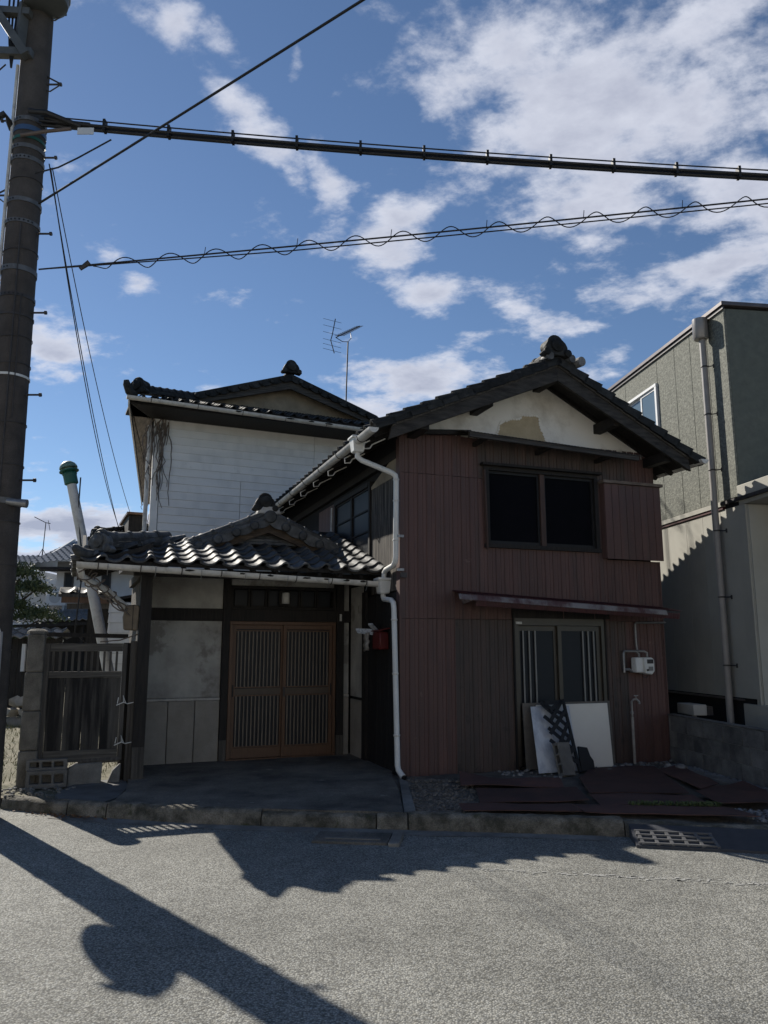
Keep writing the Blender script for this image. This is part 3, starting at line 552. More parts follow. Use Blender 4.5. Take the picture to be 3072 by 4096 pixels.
for sgn, xe in ((-1, xl), (1, xr_)):          # hanging verge tiles along the gable edge
    n = nrow; cs, sn = ((cs, sn) if sgn < 0 else (csr, snr))
    for k in range(n):
        d = k * EXPO; x = xe - sgn * d * cs
        if (XR - x) * -sgn < .05: continue
        M4 = frame((x, y0 - .035, broof(x) - .035), (-sgn * cs, 0, sn), (0, 1, 0), (-sgn * -sn if False else sgn * sn, 0, cs))
        v = MB(); a = Vector((-sgn * cs, 0, sn)); up = Vector((sgn * sn, 0, cs)); o = Vector((x, y0 - .045, broof(x)))
        v.prism([o - a * .03 - up * .045, o + a * .235 - up * .06, o + a * .235 + up * .035, o - a * .03 + up * .078], (0, .10, 0)).build('verge_tile', TILE_DARK, BH)
ridge(BH, (XR, y0 - .02, ZR + .06), (XR, y1, ZR + .06), CAP_DK_ME, TILE_DARK, courses=2)
onigawara(BH, (XR - .06, y0 - .06, ZR + .02), (0, -1, 0), .64, TILE_DARK)
for sg in (-1, 1): MB().tube([(XR + .14 * sg, y0 + .1, ZR + .03), (XR + .17 * sg, y0 - .10, ZR + .02)], .055, 10).build('ridge_side_roll', TILE, BH)
MB().tube([(XR + .28, y0 + .05, ZR + .0), (XR + .30, y0 - .12, ZR - .01)], .065, 12).build('ridge_side_roll', GRAVEL, BH, label='pale grey roll tile at the ridge end')
# gutters
gutter(BH, (xl - .07, y0 - .10, 4.20), (xl - .02, 5.9, 4.235), .062, PVC_OLD, brackets=7)
for k in range(8):
    y = -.25 + k * .8; h = MB(); h.tube([(xl + .02, y, 4.15), (xl - .06, y - .01, 4.10), (xl - .05, y, 4.04), (xl + .02, y, 4.05), (xl + .05, y, 4.10), (xl + .22, y, 4.19)], .009, 6); h.build('gutter_hook', PVC_OLD, BH)
gutter(BH, (xr_ - .01, y0 - .10, 4.225), (xr_ - .01, 7, 4.225), .062, PVC_OLD, brackets=5)
def hopper(parent, x, y, z, s=1.):
    m = MB(); a = .085 * s; b = .065 * s
    for (w, zz) in ((b * .8, z - .11 * s), (b, z - .10 * s), (a, z + .06 * s), (a * 1.2, z + .065 * s), (a * 1.2, z + .095 * s), (a * .8, z + .095 * s)):
        m.v += [(x - w, y - w, zz), (x + w, y - w, zz), (x + w, y + w, zz), (x - w, y + w, zz)]
    n = len(m.v) // 4; m.f = [(4 * i + k, 4 * i + (k + 1) % 4, 4 * i + 4 + (k + 1) % 4, 4 * i + 4 + k) for i in range(n - 1) for k in range(4)] + [(3, 2, 1, 0), tuple(range(4 * n - 4, 4 * n))]
    return m.build('rain_hopper', PVC, parent, bevel=.006)
hopper(BH, xl - .05, .02, 4.16)
dp = MB(); dp.tube([(xl - .05, .02, 4.07), (xl - .05, .02, 4.0), (xl + .0, .0, 3.955), (-.13, -.03, 3.82), (-.085, -.04, 3.785), (-.075, -.04, 3.73), (-.075, -.02, 2.76), (-.075, .0, 2.70), (-.075, .06, 2.655), (-.075, .34, 2.625), (-.075, .40, 2.59), (-.075, .41, 2.48)], .034, 12); dpo = dp.build('downpipe', PVC, BH)
for z in (3.72, 3.45, 2.95): MB().lathe([(.036, 0), (.040, .004), (.040, .022), (.036, .026)], (-.075, -.02 - .02 * (z - 2.76), z), (0, 0, 1), 12).build('pipe_band', PVC_OLD, dpo)
for z in (3.0, 2.58): box('pipe_clip', STEEL, dpo, -.07, .02, -.06, -.03, z, z + .03)
MB().box(-.02, .06, -.05, -.017, 2.50, 2.56).build('wire_anchor', STEEL_DK, BH)
# left side wall: planks, ladder-glazed window, tan plaster
for i in range(9):
    ya = .10 + i * .112; box('wall_plank', WOOD_PLANK, BH, -.012 - rnd.uniform(0, .006), .04, ya, ya + .108, 2.35, 3.82)
MB().prism([(-.02, .10, 3.82), (-.02, 1.08, 3.82), (-.02, 1.08, 3.86), (-.02, .10, 4.12)], (.06, 0, 0)).build('side_plaster', TAN_PL, BH)
box('eave_beam', WOOD_DARK, BH, -.03, .04, .10, 7.0, 4.05, 4.16)
sw = MB(); sw.box(-.04, .04, 1.10, 1.16, 2.6, 3.95); sw.box(-.04, .04, 2.82, 2.88, 2.6, 3.95); sw.box(-.05, .04, 1.16, 2.82, 3.88, 3.95); sw.box(-.05, .04, 1.16, 2.82, 2.6, 2.66); sw.box(-.03, .03, 1.95, 2.02, 2.66, 3.88)
swo = sw.build('side_window', WOOD_DARK, BH)
for a, b in ((1.16, 1.95), (2.02, 2.82)):
    for q in range(4):
        z0 = 2.66 + q * .305; box('pane', GLASS_FROST, swo, -.002, .004, a, b, z0, z0 + .28)
        box('glazing_bar', WOOD_DARK, swo, -.02, .015, a, b, z0 + .281, z0 + .304)
for i in range(5): box('side_panel', PANEL_RED, BH, -.012, .04, 2.90 + i * .2, 3.09 + i * .2, 2.2, 3.95)
box('pale_strip', PVC_OLD, BH, -.03, -.014, 3.05, 3.09, 2.9, 3.9)
for i in range(17):
    y = .02 + i * .112; box('wall_plank', M('soot_black_plank', (.045, .040, .036), (.010, .009, .009), rough=.8, scale=2.2, stretch=(12, 12, .7), bump=.3, bscale=9, contrast=(.5, .85)), BH, -.012 - rnd.uniform(0, .006), .04, y, y + .108, .10, 2.33)
# awning over the ground-floor door
aw = wave_sheet(.70, 3.88, -.003, 2.36, -.47, 2.285, IRON_RED, 'awning', BH, amp=.006, per=.032, drop=lambda t: -.155 * t)
wave_sheet(.56, 3.62, -.475, 2.285, -.50, 2.225, M('faded_grey_awning_edge', (.24, .225, .22), (.09, .045, .045), rough=.45, metallic=.2, scale=3, stretch=(1, 1, 1), contrast=(.4, .6)), 'awning_edge', aw, amp=.004, per=.032, drop=lambda t: -.150 * t, ragged=.004)
wave_sheet(.80, 3.86, -.455, 2.225, -.44, 2.165, IRON_RED, 'awning_rim', aw, amp=.005, per=.032, drop=lambda t: -.125 * t, ragged=.006, thick=.02)
MB().prism([(.78, -.02, 2.30), (.66, -.47, 2.26), (.72, -.47, 2.20), (.84, -.02, 2.19)], (.022, 0, 0)).build('awning_end', M('faded_end_board', (.28, .24, .23), (.15, .11, .10), rough=.8, scale=10), aw)
for x in (1.1, 2.0, 2.9, 3.7): MB().beam((x, 0, 2.30 - .049 * x), (x, -.43, 2.27 - .049 * x), .03, .035).build('awning_arm', WOOD_DARK, aw)
# ground-floor sliding door
dd = MB(); dd.box(DX0, DX1, -.02, .10, 1.93, DZ1); dd.box(DX0, DX0 + .05, -.02, .10, .16, 1.93); dd.box(DX1 - .05, DX1, -.02, .10, .16, 1.93); dd.box(DX0 + .05, DX1 - .05, -.03, .10, .10, .16)
d0 = dd.build('sliding_door', ALU_BRONZE, BH)
box('inner_post', WOOD_DARK, d0, DX0 - .022, DX0 - .002, -.03, .08, .12, 2.1); box('inner_post', WOOD_DARK, d0, DX1 + .002, DX1 + .022, -.03, .08, .12, 2.1)
box('head_board', WOOD_DARK, d0, DX0 - .03, DX1 + .1, -.012, .08, DZ1 + .002, 2.17)
for (a, b, yy) in ((DX0 + .055, 2.25, .05), (2.235, DX1 - .055, .012)):
    s = MB(); s.box(a, b, yy, yy + .03, 1.86, 1.925); s.box(a, a + .055, yy, yy + .03, .17, 1.86); s.box(b - .06, b, yy, yy + .03, .17, 1.86); s.box(a + .055, b - .06, yy, yy + .03, .86, .885); s.box(a + .055, b - .06, yy, yy + .03, .72, .75); s.box(a + .055, b - .06, yy, yy + .03, .17, .26)
    so = s.build('door_sash', ALU_BRONZE, d0)
    box('glass', GLASS_FROST, so, a + .05, b - .055, yy + .012, yy + .018, .24, 1.87)
    bars = [a + .10 + .09 * k for k in range(3)] if yy > .03 else [b - .11 - .085 * k for k in range(3)]
    for x in bars: box('guard_bar', ALU_BAR, so, x - .010, x + .010, yy - .016, yy - .001, .26, 1.86)
box('door_plate', M('white_number_plate', (.6, .6, .57), (.25, .25, .25), rough=.6, scale=30, contrast=(.4, .5)), d0, DX0 + .02, DX0 + .11, -.027, -.021, 1.945, 1.975)

# ================================================================== GAS METER, TAP, LEANING THINGS (brown house front)
gm = thing('gas_meter', 'white gas meter on grey pipes at the right end of the brown wall', 'gas meter', BL(3.46, 0, 1.41), 20)
b = MB(); b.box(-.13, .0, -.16, -.05, -.10, .10); b.build('meter_side', PVC, gm, bevel=.012)
b = MB(); b.prism([(-.02, -.20, -.11), (.10, -.20, -.13), (.145, -.20, -.08), (.145, -.20, .07), (.11, -.20, .10), (-.02, -.20, .10)], (0, .16, 0)); b.build('meter_body', PVC, gm, bevel=.012)
box('display', STEEL_DK, gm, .02, .12, -.206, -.201, .02, .075); box('label_plate', ALU_BAR, gm, .04, .11, -.206, -.201, -.075, -.02); MB().lathe([(.014, 0), (.014, .012), (.0, .014)], (.02, -.203, -.065), (0, -1, 0), 10).build('valve_knob', BLACK, gm)
b = MB(); b.tube([(-.03, -.10, .10), (-.03, -.10, .15), (-.07, -.09, .18), (-.02, -.06, .20), (-.02, -.045, .30), (-.02, -.045, .545), (.0, -.045, .57), (.49, -.045, .575)], .014, 8); b.build('supply_pipe', STEEL, gm)
b = MB(); b.tube([(.09, -.12, .10), (.09, -.12, .16), (.06, -.10, .185), (-.12, -.08, .185), (-.235, -.06, .185), (-.25, -.06, .16), (-.25, -.06, -.10)], .016, 8); b.tube([(-.25, -.06, -.06), (-.17, -.06, -.06), (-.13, -.07, -.09)], .02, 8); b.build('outlet_pipe', STEEL, gm)
b = MB(); b.tube([(.0, -.12, -.10), (.02, -.10, -.16), (.08, -.10, -.17), (.1, -.12, -.12)], .005, 6); b.build('seal_wire', RUBBER, gm)
tp = thing('water_tap', 'grey standpipe with a brass tap before the brown wall', 'tap', BL(3.27, -.10, .13), 20)
MB().tube([(0, 0, 0), (0, 0, .60)], .019, 10).build('standpipe', M('grey_lagged_pipe', (.36, .34, .31), (.24, .22, .2), rough=.7, scale=9), tp)
b = MB(); b.tube([(0, 0, .60), (0, 0, .80), (.02, -.02, .83), (.06, -.03, .83), (.09, -.04, .80), (.095, -.04, .77)], .014, 8); b.lathe([(.022, 0), (.022, .03)], (0, 0, .64), (0, 0, 1), 8); b.build('spout', STEEL, tp)
b = MB(); b.tube([(.05, -.03, .84), (.05, -.03, .875)], .007, 6); b.box(.02, .085, -.036, -.024, .872, .884); b.build('tap_handle', STEEL, tp)
def leaner(name, label, cat, x0, x1, ybot, ytop, z0, h, t, mat, skew=0., part=None):
    """a sheet standing at ybot and leaning back to ytop"""
    o = thing(name, label, cat, BL(x0, ybot, z0), 20)
    a = Vector((0, ytop - ybot, h)).normalized()
    nrm = Vector((0, -a.z, a.y)); L = h / a.z; w = x1 - x0
    m = MB().prism([(0, 0, 0), (w, 0, 0), (w + skew, a.y * L, a.z * L), (skew, a.y * L, a.z * L)], nrm * -t)
    m.build(part or 'panel', mat, o, bevel=.002); return o, a, nrm
leaner('grey_board', 'grey edged board leaning nearest the sliding door behind the pale boards', 'board', 1.62, 2.94, -.14, -.045, .145, .80, .02, M('grey_board_back', (.16, .145, .125), (.10, .09, .08), rough=.7, scale=4), skew=.02)
leaner('cream_board', 'wide cream board leaning on the sliding door beside the mottled sheet', 'board', 1.70, 2.78, -.31, -.075, .15, .77, .016, WHITE_BOARD, skew=.12)
leaner('mottled_board', 'narrow white and blue mottled sheet leaning behind the black lattice', 'board', 1.61, 2.18, -.44, -.12, .145, .76, .008, MARBLE, skew=.10)
lt, a, nr = leaner('black_lattice', 'broken black lattice panel leaning on the mottled sheet', 'lattice', 2.115, 2.15, -.54, -.16, .145, .85, .03, BLACK, skew=.04, part='stile')
bx = Vector((1, 0, 0))
def LP(u, v, k=0.): return bx * u + a * v + nr * k
for i in range(6):
    v0 = .05 + i * .15
    if i < 5: MB().beam(LP(0.01, v0 + .06, .012), LP(-.30 + .02 * (i % 2), v0 + .36 if v0 < .5 else .88, .012), .045, .012, nr).build('lattice_slat', BLACK, lt)
    u1 = -.28; MB().beam(LP(u1 + .04 * (i % 3), v0 - .02, .026), LP(.01, v0 + .26 if v0 < .65 else .9, .026), .045, .012, nr).build('lattice_slat', BLACK, lt)
MB().beam(LP(-.24, .88, .012), LP(.04, .885, .012), .05, .02, nr).build('top_rail', BLACK, lt)
def block_mesh():                              # hollow block 390 x 190 x 100 with three cores, standing in local x,y,z
    me = bpy.data.meshes.new('hollow_block'); bm = bmesh.new(); L, H, T = .39, .19, .10
    xs = [0, .035, .125, .15, .24, .265, .355, L]; zs = [0, .024, .076, T]
    for y in (0, H):
        for i in range(7):
            for k in range(3):
                if i in (1, 3, 5) and k == 1: continue
                vs = [bm.verts.new((x, y, z)) for x, z in ((xs[i], zs[k]), (xs[i + 1], zs[k]), (xs[i + 1], zs[k + 1]), (xs[i], zs[k + 1]))]; bm.faces.new(vs)
    for (p, q) in (((0, 0), (L, 0)), ((L, 0), (L, T)), ((L, T), (0, T)), ((0, T), (0, 0))):
        bm.faces.new([bm.verts.new(c_) for c_ in ((p[0], 0, p[1]), (q[0], 0, q[1]), (q[0], H, q[1]), (p[0], H, p[1]))])
    for i in (1, 3, 5):
        c4 = [(xs[i], zs[1]), (xs[i + 1], zs[1]), (xs[i + 1], zs[2]), (xs[i], zs[2])]
        for k in range(4):
            p, q = c4[k], c4[(k + 1) % 4]; bm.faces.new([bm.verts.new(c_) for c_ in ((p[0], 0, p[1]), (p[0], H, p[1]), (q[0], H, q[1]), (q[0], 0, q[1]))])
    bmesh.ops.remove_doubles(bm, verts=bm.verts, dist=1e-4); bmesh.ops.recalc_face_normals(bm, faces=bm.faces)
    for i in (1, 3, 5): bm.faces.new([bm.verts.new((x, H * .62, z)) for x, z in ((xs[i], zs[1]), (xs[i + 1], zs[1]), (xs[i + 1], zs[2]), (xs[i], zs[2]))])
    bm.to_mesh(me); bm.free(); me.materials.append(BLOCK); return me
BLK = block_mesh()
def block(label, M4, group=None):
    o = bpy.data.objects.new('concrete_block', BLK); COL.objects.link(o); o.matrix_world = M4; tag(o, label, 'concrete block', group)
    b = o.modifiers.new('edge', 'BEVEL'); b.width = .006; b.segments = 1; b.limit_method = 'ANGLE'; return o
Rz = lambda a: Matrix.Rotation(R(a), 4, 'Z'); Rx = lambda a: Matrix.Rotation(R(a), 4, 'X'); Ry = lambda a: Matrix.Rotation(R(a), 4, 'Y'); T_ = lambda v: Matrix.Translation(Vector(v))
# stands on end: length up, cores opening to the left-front
block('hollow concrete block standing on end and leaning on the black lattice', T_(BL(1.80, -.70, .15)) @ Rz(20) @ Rx(-19) @ Rz(13) @ frame((0, 0, 0), (0, 0, 1), (1, 0, 0), (0, 1, 0)))
sl = MB(); sl.prism([(0, 0, 0), (.20, 0, 0), (.205, 0, .12), (.17, 0, .18), (.15, 0, .28), (.02, 0, .30)], (0, .03, 0)); sl = sl.build('slate_slab', BLACK, None, bevel=.004); sl.matrix_world = T_(BL(2.16, -.52, .15)) @ Rz(20) @ Rx(-16); tag(sl, 'broken black slab standing between the mottled and cream boards', 'slab')

# ================================================================== MAILBOX on the side wall
mb = thing('mailbox', 'red letter box stuffed with newspapers on the dark side wall', 'mailbox', BL(-.02, .50, 1.62), 20)
b = MB(); b.prism([(-.13, -.14, 0), (-.13, .14, 0), (-.13, .14, .22), (-.13, -.14, .22)], (.125, 0, 0)); b.build('box_body', RED, mb, bevel=.012)
b = MB(); b.prism([(-.145, -.155, .225), (-.145, .155, .225), (.0, .155, .26), (.0, -.155, .26)], (0, 0, .014)); b.build('box_lid', RED, mb)
np_ = MB(); np_.prism([(-.20, .08, .20), (-.36, .20, .27), (-.33, .26, .33), (-.16, .16, .27)], (.015, .02, .03)); np_.build('', PAPER) if False else None
for k, (q, nm) in enumerate((([(-.08, .06, .25), (-.17, .02, .33), (-.20, .11, .33), (-.10, .15, .25)], 'a'), ([(-.11, .12, .20), (-.28, .30, .23), (-.30, .32, .27), (-.12, .18, .26)], 'b'))):
    o = MB().prism(q, (.004, .012, .022)).build('newspaper', PAPER, None); o.matrix_world = T_(BL(-.02, .50, 1.60)) @ Rz(20)
    tag(o, ('rolled newspaper sticking up out of the red letter box', 'folded newspaper hanging left out of the red letter box')[k], 'newspaper')
bg = MB(); rg = random.Random(5)
for i in range(7):
    for j in range(5): bg.v.append((-.17 - .02 * rg.random() - .03 * math.sin(j), .16 + j * .055 + rg.uniform(-.01, .01), .02 + i * .04 + rg.uniform(-.01, .01)))
bg.f = [(i * 5 + j, i * 5 + j + 1, i * 5 + j + 6, i * 5 + j + 5) for i in range(6) for j in range(4)]
o = bg.build('plastic_bag', M('crinkled_grey_bag', (.30, .28, .25), (.10, .09, .08), rough=.3, scale=18), None, ang=10); o.matrix_world = T_(BL(-.02, .50, 1.58)) @ Rz(20); s_ = o.modifiers.new('t', 'SOLIDIFY'); s_.thickness = .02
tag(o, 'crumpled see-through bag hanging left of the red letter box', 'bag')

# ================================================================== ENTRANCE PORCH
PH = thing('entrance_porch', 'tiled entrance porch with a lattice sliding door and small gable', 'porch', (-3.14, 10.3, 0), 22)
XE = 2.87
box('back_wall', UNLIT, PH, -.06, XE, .14, 1.2, .05, 2.62)
CAPST = M('pale_cap_stone', (.52, .50, .46), (.36, .34, .31), rough=.9, scale=9, speck=(160, .8, 1.15))
# wall bays: plaster above, washed grit base
def pl(x0, x1, z0, z1, y=0.): return box('plaster_panel', PLASTER, PH, x0, x1, y, y + .13, z0, z1)
pl(-.05, .985, .985, 2.0); pl(-.05, .985, 2.17, 2.62); pl(2.745, XE - .04, .985, 2.0); pl(2.745, XE - .04, 2.17, 2.55); pl(1.10, 2.60, 2.50, 2.62, -.0)
box('stone_cap', CAPST, PH, -.05, .985, -.03, .12, .945, .98, bevel=.006); box('stone_cap', CAPST, PH, 2.745, XE - .04, -.03, .12, .945, .98, bevel=.006)
for a, b in ((-.05, .307), (.315, .655), (.663, .985)): box('base_stone', GRANITE, PH, a, b, -.02, .12, .12, .943, bevel=.005)
box('base_stone', GRANITE, PH, 2.745, XE - .04, -.02, .12, .12, .943, bevel=.005)
for a, b in ((.99, 1.085), (2.63, 2.74)):
    box('door_post', WOOD_DARK, PH, a, b, -.05, .12, .42, 2.62); box('post_foot', WOOD_GREY, PH, a, b, -.048, .12, .13, .418)
for a, b in ((-.05, .988), (1.087, 2.628), (2.742, XE - .03)): box('lintel', WOOD_DARK, PH, a, b, -.035, .12, 2.005, 2.165)
# return wall on the right, standing against the brown house
for (z0, z1, mt, nm) in ((.12, .92, GRANITE, 'base_stone'), (.96, 2.5, PLASTER, 'plaster_panel')): MB().box(-.035, -.016, 1.40, 1.93, z0, z1).build(nm, mt, BH)
MB().box(-.05, -.014, 1.22, 1.38, .12, 2.4).build('side_post', WOOD_DARK, BH)
# transom window
tr = MB(); tr.box(1.09, 2.625, -.02, .10, 2.455, 2.495); tr.box(1.09, 2.625, -.02, .10, 2.17, 2.205); tr.box(1.09, 1.13, -.02, .10, 2.205, 2.455); tr.box(2.585, 2.625, -.02, .10, 2.205, 2.455)
tro = tr.build('transom_window', WOOD_DARK, PH)
xs_ = [1.13 + k * 1.455 / 6 for k in range(7)]
for k in range(6):
    a, b = xs_[k], xs_[k + 1]; box('pane', GLASS_FROST, tro, a + .03, b - .03, .06, .066, 2.225, 2.44)
    if k: box('muntin', WOOD_DARK, tro, a - .03, a - .006, .02, .08, 2.205, 2.455); box('muntin', WOOD_DARK, tro, a + .006, a + .03, .03, .08, 2.205, 2.455)
    box('pane_rail', WOOD_DARK, tro, a + .03, b - .03, .045, .08, 2.205, 2.225)
lm = thing('porch_lamp', 'white cylinder lamp before the transom over the porch door', 'lamp', EL(1.86, -.04, 2.33), 22)
MB().lathe([(.0, -.075), (.052, -.075), (.055, -.07), (.055, .07), (.05, .078), (.0, .078)], (0, -.02, 0), (0, 0, 1), 16).build('lamp_shade', LAMP, lm); box('lamp_back', WOOD_DARK, lm, -.08, .08, .02, .06, -.10, .11)
st = box('door_sticker', M('white_sticker', (.62, .62, .60), (.30, .30, .30), rough=.6, scale=60, contrast=(.4, .5)), PH, 2.672, 2.702, -.056, -.0505, 2.02, 2.12)
# door frame and two lattice sashes
df = MB(); df.box(1.09, 2.62, -.045, .10, 1.955, 2.0); df.box(1.09, 1.135, -.045, .10, .17, 1.955); df.box(2.575, 2.62, -.045, .10, .17, 1.955); df.box(1.09, 2.62, -.06, .10, .135, .168)
dfo = df.build('door_frame', WOOD_BROWN, PH, bevel=.003)
def lattice_sash(x0, x1, y):
    s = MB(); S = .048
    s.box(x0, x0 + S, y, y + .032, .17, 1.953); s.box(x1 - S, x1, y, y + .032, .17, 1.953); s.box(x0 + S, x1 - S, y, y + .032, 1.895, 1.953); s.box(x0 + S, x1 - S, y, y + .032, .17, .30)
    so = s.build('door_sash', WOOD_BROWN, PH, bevel=.002)
    box('lock_rail', M('dull_lock_rail', (.10, .075, .055), (.07, .055, .042), rough=.5, scale=6), so, x0 + S, x1 - S, y + .002, y + .03, 1.005, 1.085)
    for zz in (.305, .985, 1.095, 1.865): box('thin_rail', WOOD_BROWN, so, x0 + S, x1 - S, y + .006, y + .026, zz, zz + .016)
    box('glass', GLASS_FROST, so, x0 + S, x1 - S, y + .024, y + .029, .30, 1.895)
    n = 12; w = (x1 - x0 - 2 * S)
    for k in range(n):
        x = x0 + S + w * (k + .5) / n
        for z0, z1 in ((.322, .984), (1.112, 1.864)): box('lattice_slat', SLAT, so, x - .0075, x + .0075, y + .001, y + .020, z0, z1)
    return so
s1 = lattice_sash(1.14, 1.87, .005); s2 = lattice_sash(1.845, 2.57, -.035)
box('door_pull', BLACK, s1, 1.152, 1.170, -.001, .004, .98, 1.14); box('door_pull', BLACK, s2, 2.54, 2.556, -.041, -.036, .98, 1.14); box('door_lock', STEEL_DK, s2, 1.852, 1.885, -.044, -.036, .97, 1.10)
# corner post and eave beams
box('corner_post', WOOD_GREY, PH, -.19, -.055, -1.06, -.93, .10, .50); box('corner_post', WOOD_DARK, PH, -.19, -.055, -1.06, -.93, .502, 2.50)
box('eave_beam', WOOD_DARK, PH, -.28, XE - .03, -1.08, -.95, 2.50, 2.60); box('eave_beam', WOOD_DARK, PH, -.19, -.06, -.94, 1.1, 2.50, 2.60)
box('side_wall', WOOD_PLANK, PH, -.14, -.062, -.925, 1.2, .05, 2.49)
# roof : hip at the left, front slope, small gable
PS = .35; ZE = 2.63; YE = -1.42; XH = -.91
fz = lambda y: ZE + PS * (y - YE); lz = lambda x: ZE + PS * (x - XH)
yk = 1.0
MB().add([(XH, YE, ZE), (XE, YE, ZE), (XE, yk, fz(yk)), (XH + yk - YE, yk, fz(yk)), (XH, yk, ZE)] + [(x, y, z - .05) for x, y, z in [(XH, YE, ZE), (XE, YE, ZE), (XE, yk, fz(yk)), (XH + yk - YE, yk, fz(yk)), (XH, yk, ZE)]],
    [(0, 1, 2, 3), (0, 3, 4), (8, 7, 6, 5), (9, 8, 5), (0, 5, 6, 1), (0, 4, 9, 5), (1, 6, 7, 2), (2, 7, 8, 3), (3, 8, 9, 4)]).build('roof_deck', WOOD_DARK, PH)
for k in range(14):
    x = -.85 + k * .28; MB().beam((x, YE + .04, ZE - .078), (x, .1, fz(.1) - .078), .04, .05).build('rafter', WOOD_DARK, PH)
for k in range(8):
    y = YE + .1 + k * .28; MB().beam((XH + .04, y, ZE - .078), (-.1, y, lz(-.1) - .078), .04, .05).build('rafter', WOOD_DARK, PH)
cf, sf = math.cos(math.atan(PS)), math.sin(math.atan(PS))
GX, GY, GZ, GSL = 1.50, -.46, 3.40, .44                  # small gable: ridge x, front y, ridge z, slope
gzf = lambda x: GZ - GSL * abs(x - GX)
in_gable = lambda p: p.y > -.36 and gzf(p.x) > fz(p.y) - .02
roof_tiles(PH, (XH + .02, YE - .06, ZE - .022), (1, 0, 0), (0, cf, sf), 15, 10, TILE_ME, keep=lambda p: p.x < XE - .06 and p.x - XH > p.y - YE - .05 and not in_gable(p))
roof_tiles(PH, (XH - .06, YE + 8 * PITCH + .1, ZE - .022), (0, -1, 0), (cf, 0, sf), 9, 8, TILE_ME, keep=lambda p: p.x - XH < p.y - YE + .02 and p.x < .3)
# hip ridge with its end ornament
ridge(PH, (XH + .20, YE + .20, ZE + .155), (XH + 1.08, YE + 1.08, ZE + .345), CAP_ME, TILE, courses=3, width=.17)
onigawara(PH, (XH + .22, YE + .22, ZE + .10), (-1, -1, 0), .60, TILE)
MB().tube([(XH + .16, YE + .16, ZE + .07), (XH + .06, YE + .06, ZE + .065), (XH - .01, YE - .01, ZE + .09), (XH - .05, YE - .05, ZE + .13), (XH - .06, YE - .06, ZE + .155)], [.06, .065, .06, .042, .01], 10).build('corner_horn_tile', TILE, PH)
# gable : infill, barge boards, own tiles
GB = -.28
MB().prism([(GX - .85, GB, gzf(GX - .85) - .06), (GX, GB, GZ - .06), (GX + .85, GB, gzf(GX + .85) - .06), (GX + .6, GB, fz(GB) - .06), (GX - .6, GB, fz(GB) - .06)], (0, .05, 0)).build('gable_infill', WOOD_GREY, PH)
for k, z in enumerate((fz(GB) + .01, fz(GB) + .055, fz(GB) + .10)): box('flashing_course', TILE, PH, GX - .62 + .1 * k, GX + .62 - .1 * k, GB - .10 + .03 * k, GB, z, z + .036)
box('gable_strip', WOOD_GREY, PH, GX - .38, GX + .38, GB - .02, GB - .002, fz(GB) + .15, fz(GB) + .24)
gl = 1.30
for sg in (-1, 1):
    xe = GX + sg * gl
    MB().prism([(GX, GY, GZ), (xe, GY, gzf(xe)), (xe, GY, gzf(xe) - .045), (GX, GY, GZ - .045)], (0, 2.0, 0)).build('gable_deck', WOOD_DARK, PH)
    MB().prism([(GX, GY + .02, GZ - .047), (xe - sg * .02, GY + .02, gzf(xe - sg * .02) - .047), (xe - sg * .02, GY + .02, gzf(xe) - .13), (GX, GY + .02, GZ - .20)], (0, .04, 0)).build('gable_barge_board', M('gable_timber', (.105, .075, .05), (.04, .028, .02), rough=.8, scale=3, stretch=(1.5, 8, 8), bump=.3, bscale=12), PH)
    cg, sg_ = math.cos(math.atan(GSL)), math.sin(math.atan(GSL)); nr_ = 6
    above = lambda p: gzf(p.x) > fz(p.y) - .10
    if sg < 0: roof_tiles(PH, (xe - .02, GY + 6 * PITCH - .02, gzf(xe) - .02), (0, -1, 0), (cg, 0, sg_), 6, nr_, TILE_ME, keep=lambda p: above(p) and p.x < GX - .02)
    else: roof_tiles(PH, (xe + .02, GY - .02, gzf(xe) - .02), (0, 1, 0), (-cg, 0, sg_), 6, nr_, TILE_ME, keep=lambda p: above(p) and p.x > GX + .02)
    # verge : long rounded tiles with disc ends above, scalloped hanging tiles with beads below
    n = 5
    for k in range(n):
        d0, d1 = .03 + k * .265, .03 + k * .265 + .25; A = Vector((sg * cg, 0, -sg_)); up = Vector((sg * sg_, 0, cg)); O = Vector((GX, GY + .05, GZ + .085))
        MB().tube([O + A * d0, O + A * d1], .048, 10).build('verge_roll', TILE, PH)
        MB().lathe([(.0, -.01), (.056, -.01), (.060, .0), (.056, .03), (.0, .035)], O + A * (d1 + .0), A, 10).build('verge_bead', TILE, PH)
        c0 = Vector((GX, GY - .02, GZ + .02)) + A * (d1 - .02)
        v = MB(); q = []
        for t in range(7):
            s_ = t / 6; q.append(c0 - A * (.265 * s_) + up * (-.085 - .035 * math.sin(math.pi * s_)))
        q += [c0 - A * .265 + up * .03, c0 + up * .03]; v.prism(q, (0, -.022, 0)); v.build('verge_tile', TILE, PH)
        MB().lathe([(.0, 0), (.062, 0), (.066, .02), (.05, .045), (.0, .05)], c0 + Vector((0, -.02, 0)) - up * .045, (0, -1, 0), 12).build('verge_disc', TILE, PH)
MB().lathe([(.0, 0), (.085, 0), (.09, .03), (.075, .05), (.0, .055)], (GX, GY - .03, GZ + .01), (0, -1, 0), 16).build('peak_disc', TILE, PH)
ridge(PH, (GX, GY + .12, GZ + .07), (GX, 1.2, GZ + .07), CAP_ME, TILE, courses=2)
MB().prism([(GX - .17, GY - .02, GZ + .06), (GX + .17, GY - .02, GZ + .06), (GX + .10, GY - .02, GZ + .17), (GX - .10, GY - .02, GZ + .17)], (0, .2, 0)).build('ridge_mortar', M('white_lime_mortar', (.55, .54, .52), (.35, .34, .33), rough=.9, scale=8), PH, bevel=.02)
onigawara(PH, (GX - .06, GY + .02, GZ + .09), (0, -1, 0), .54, TILE_DARK)
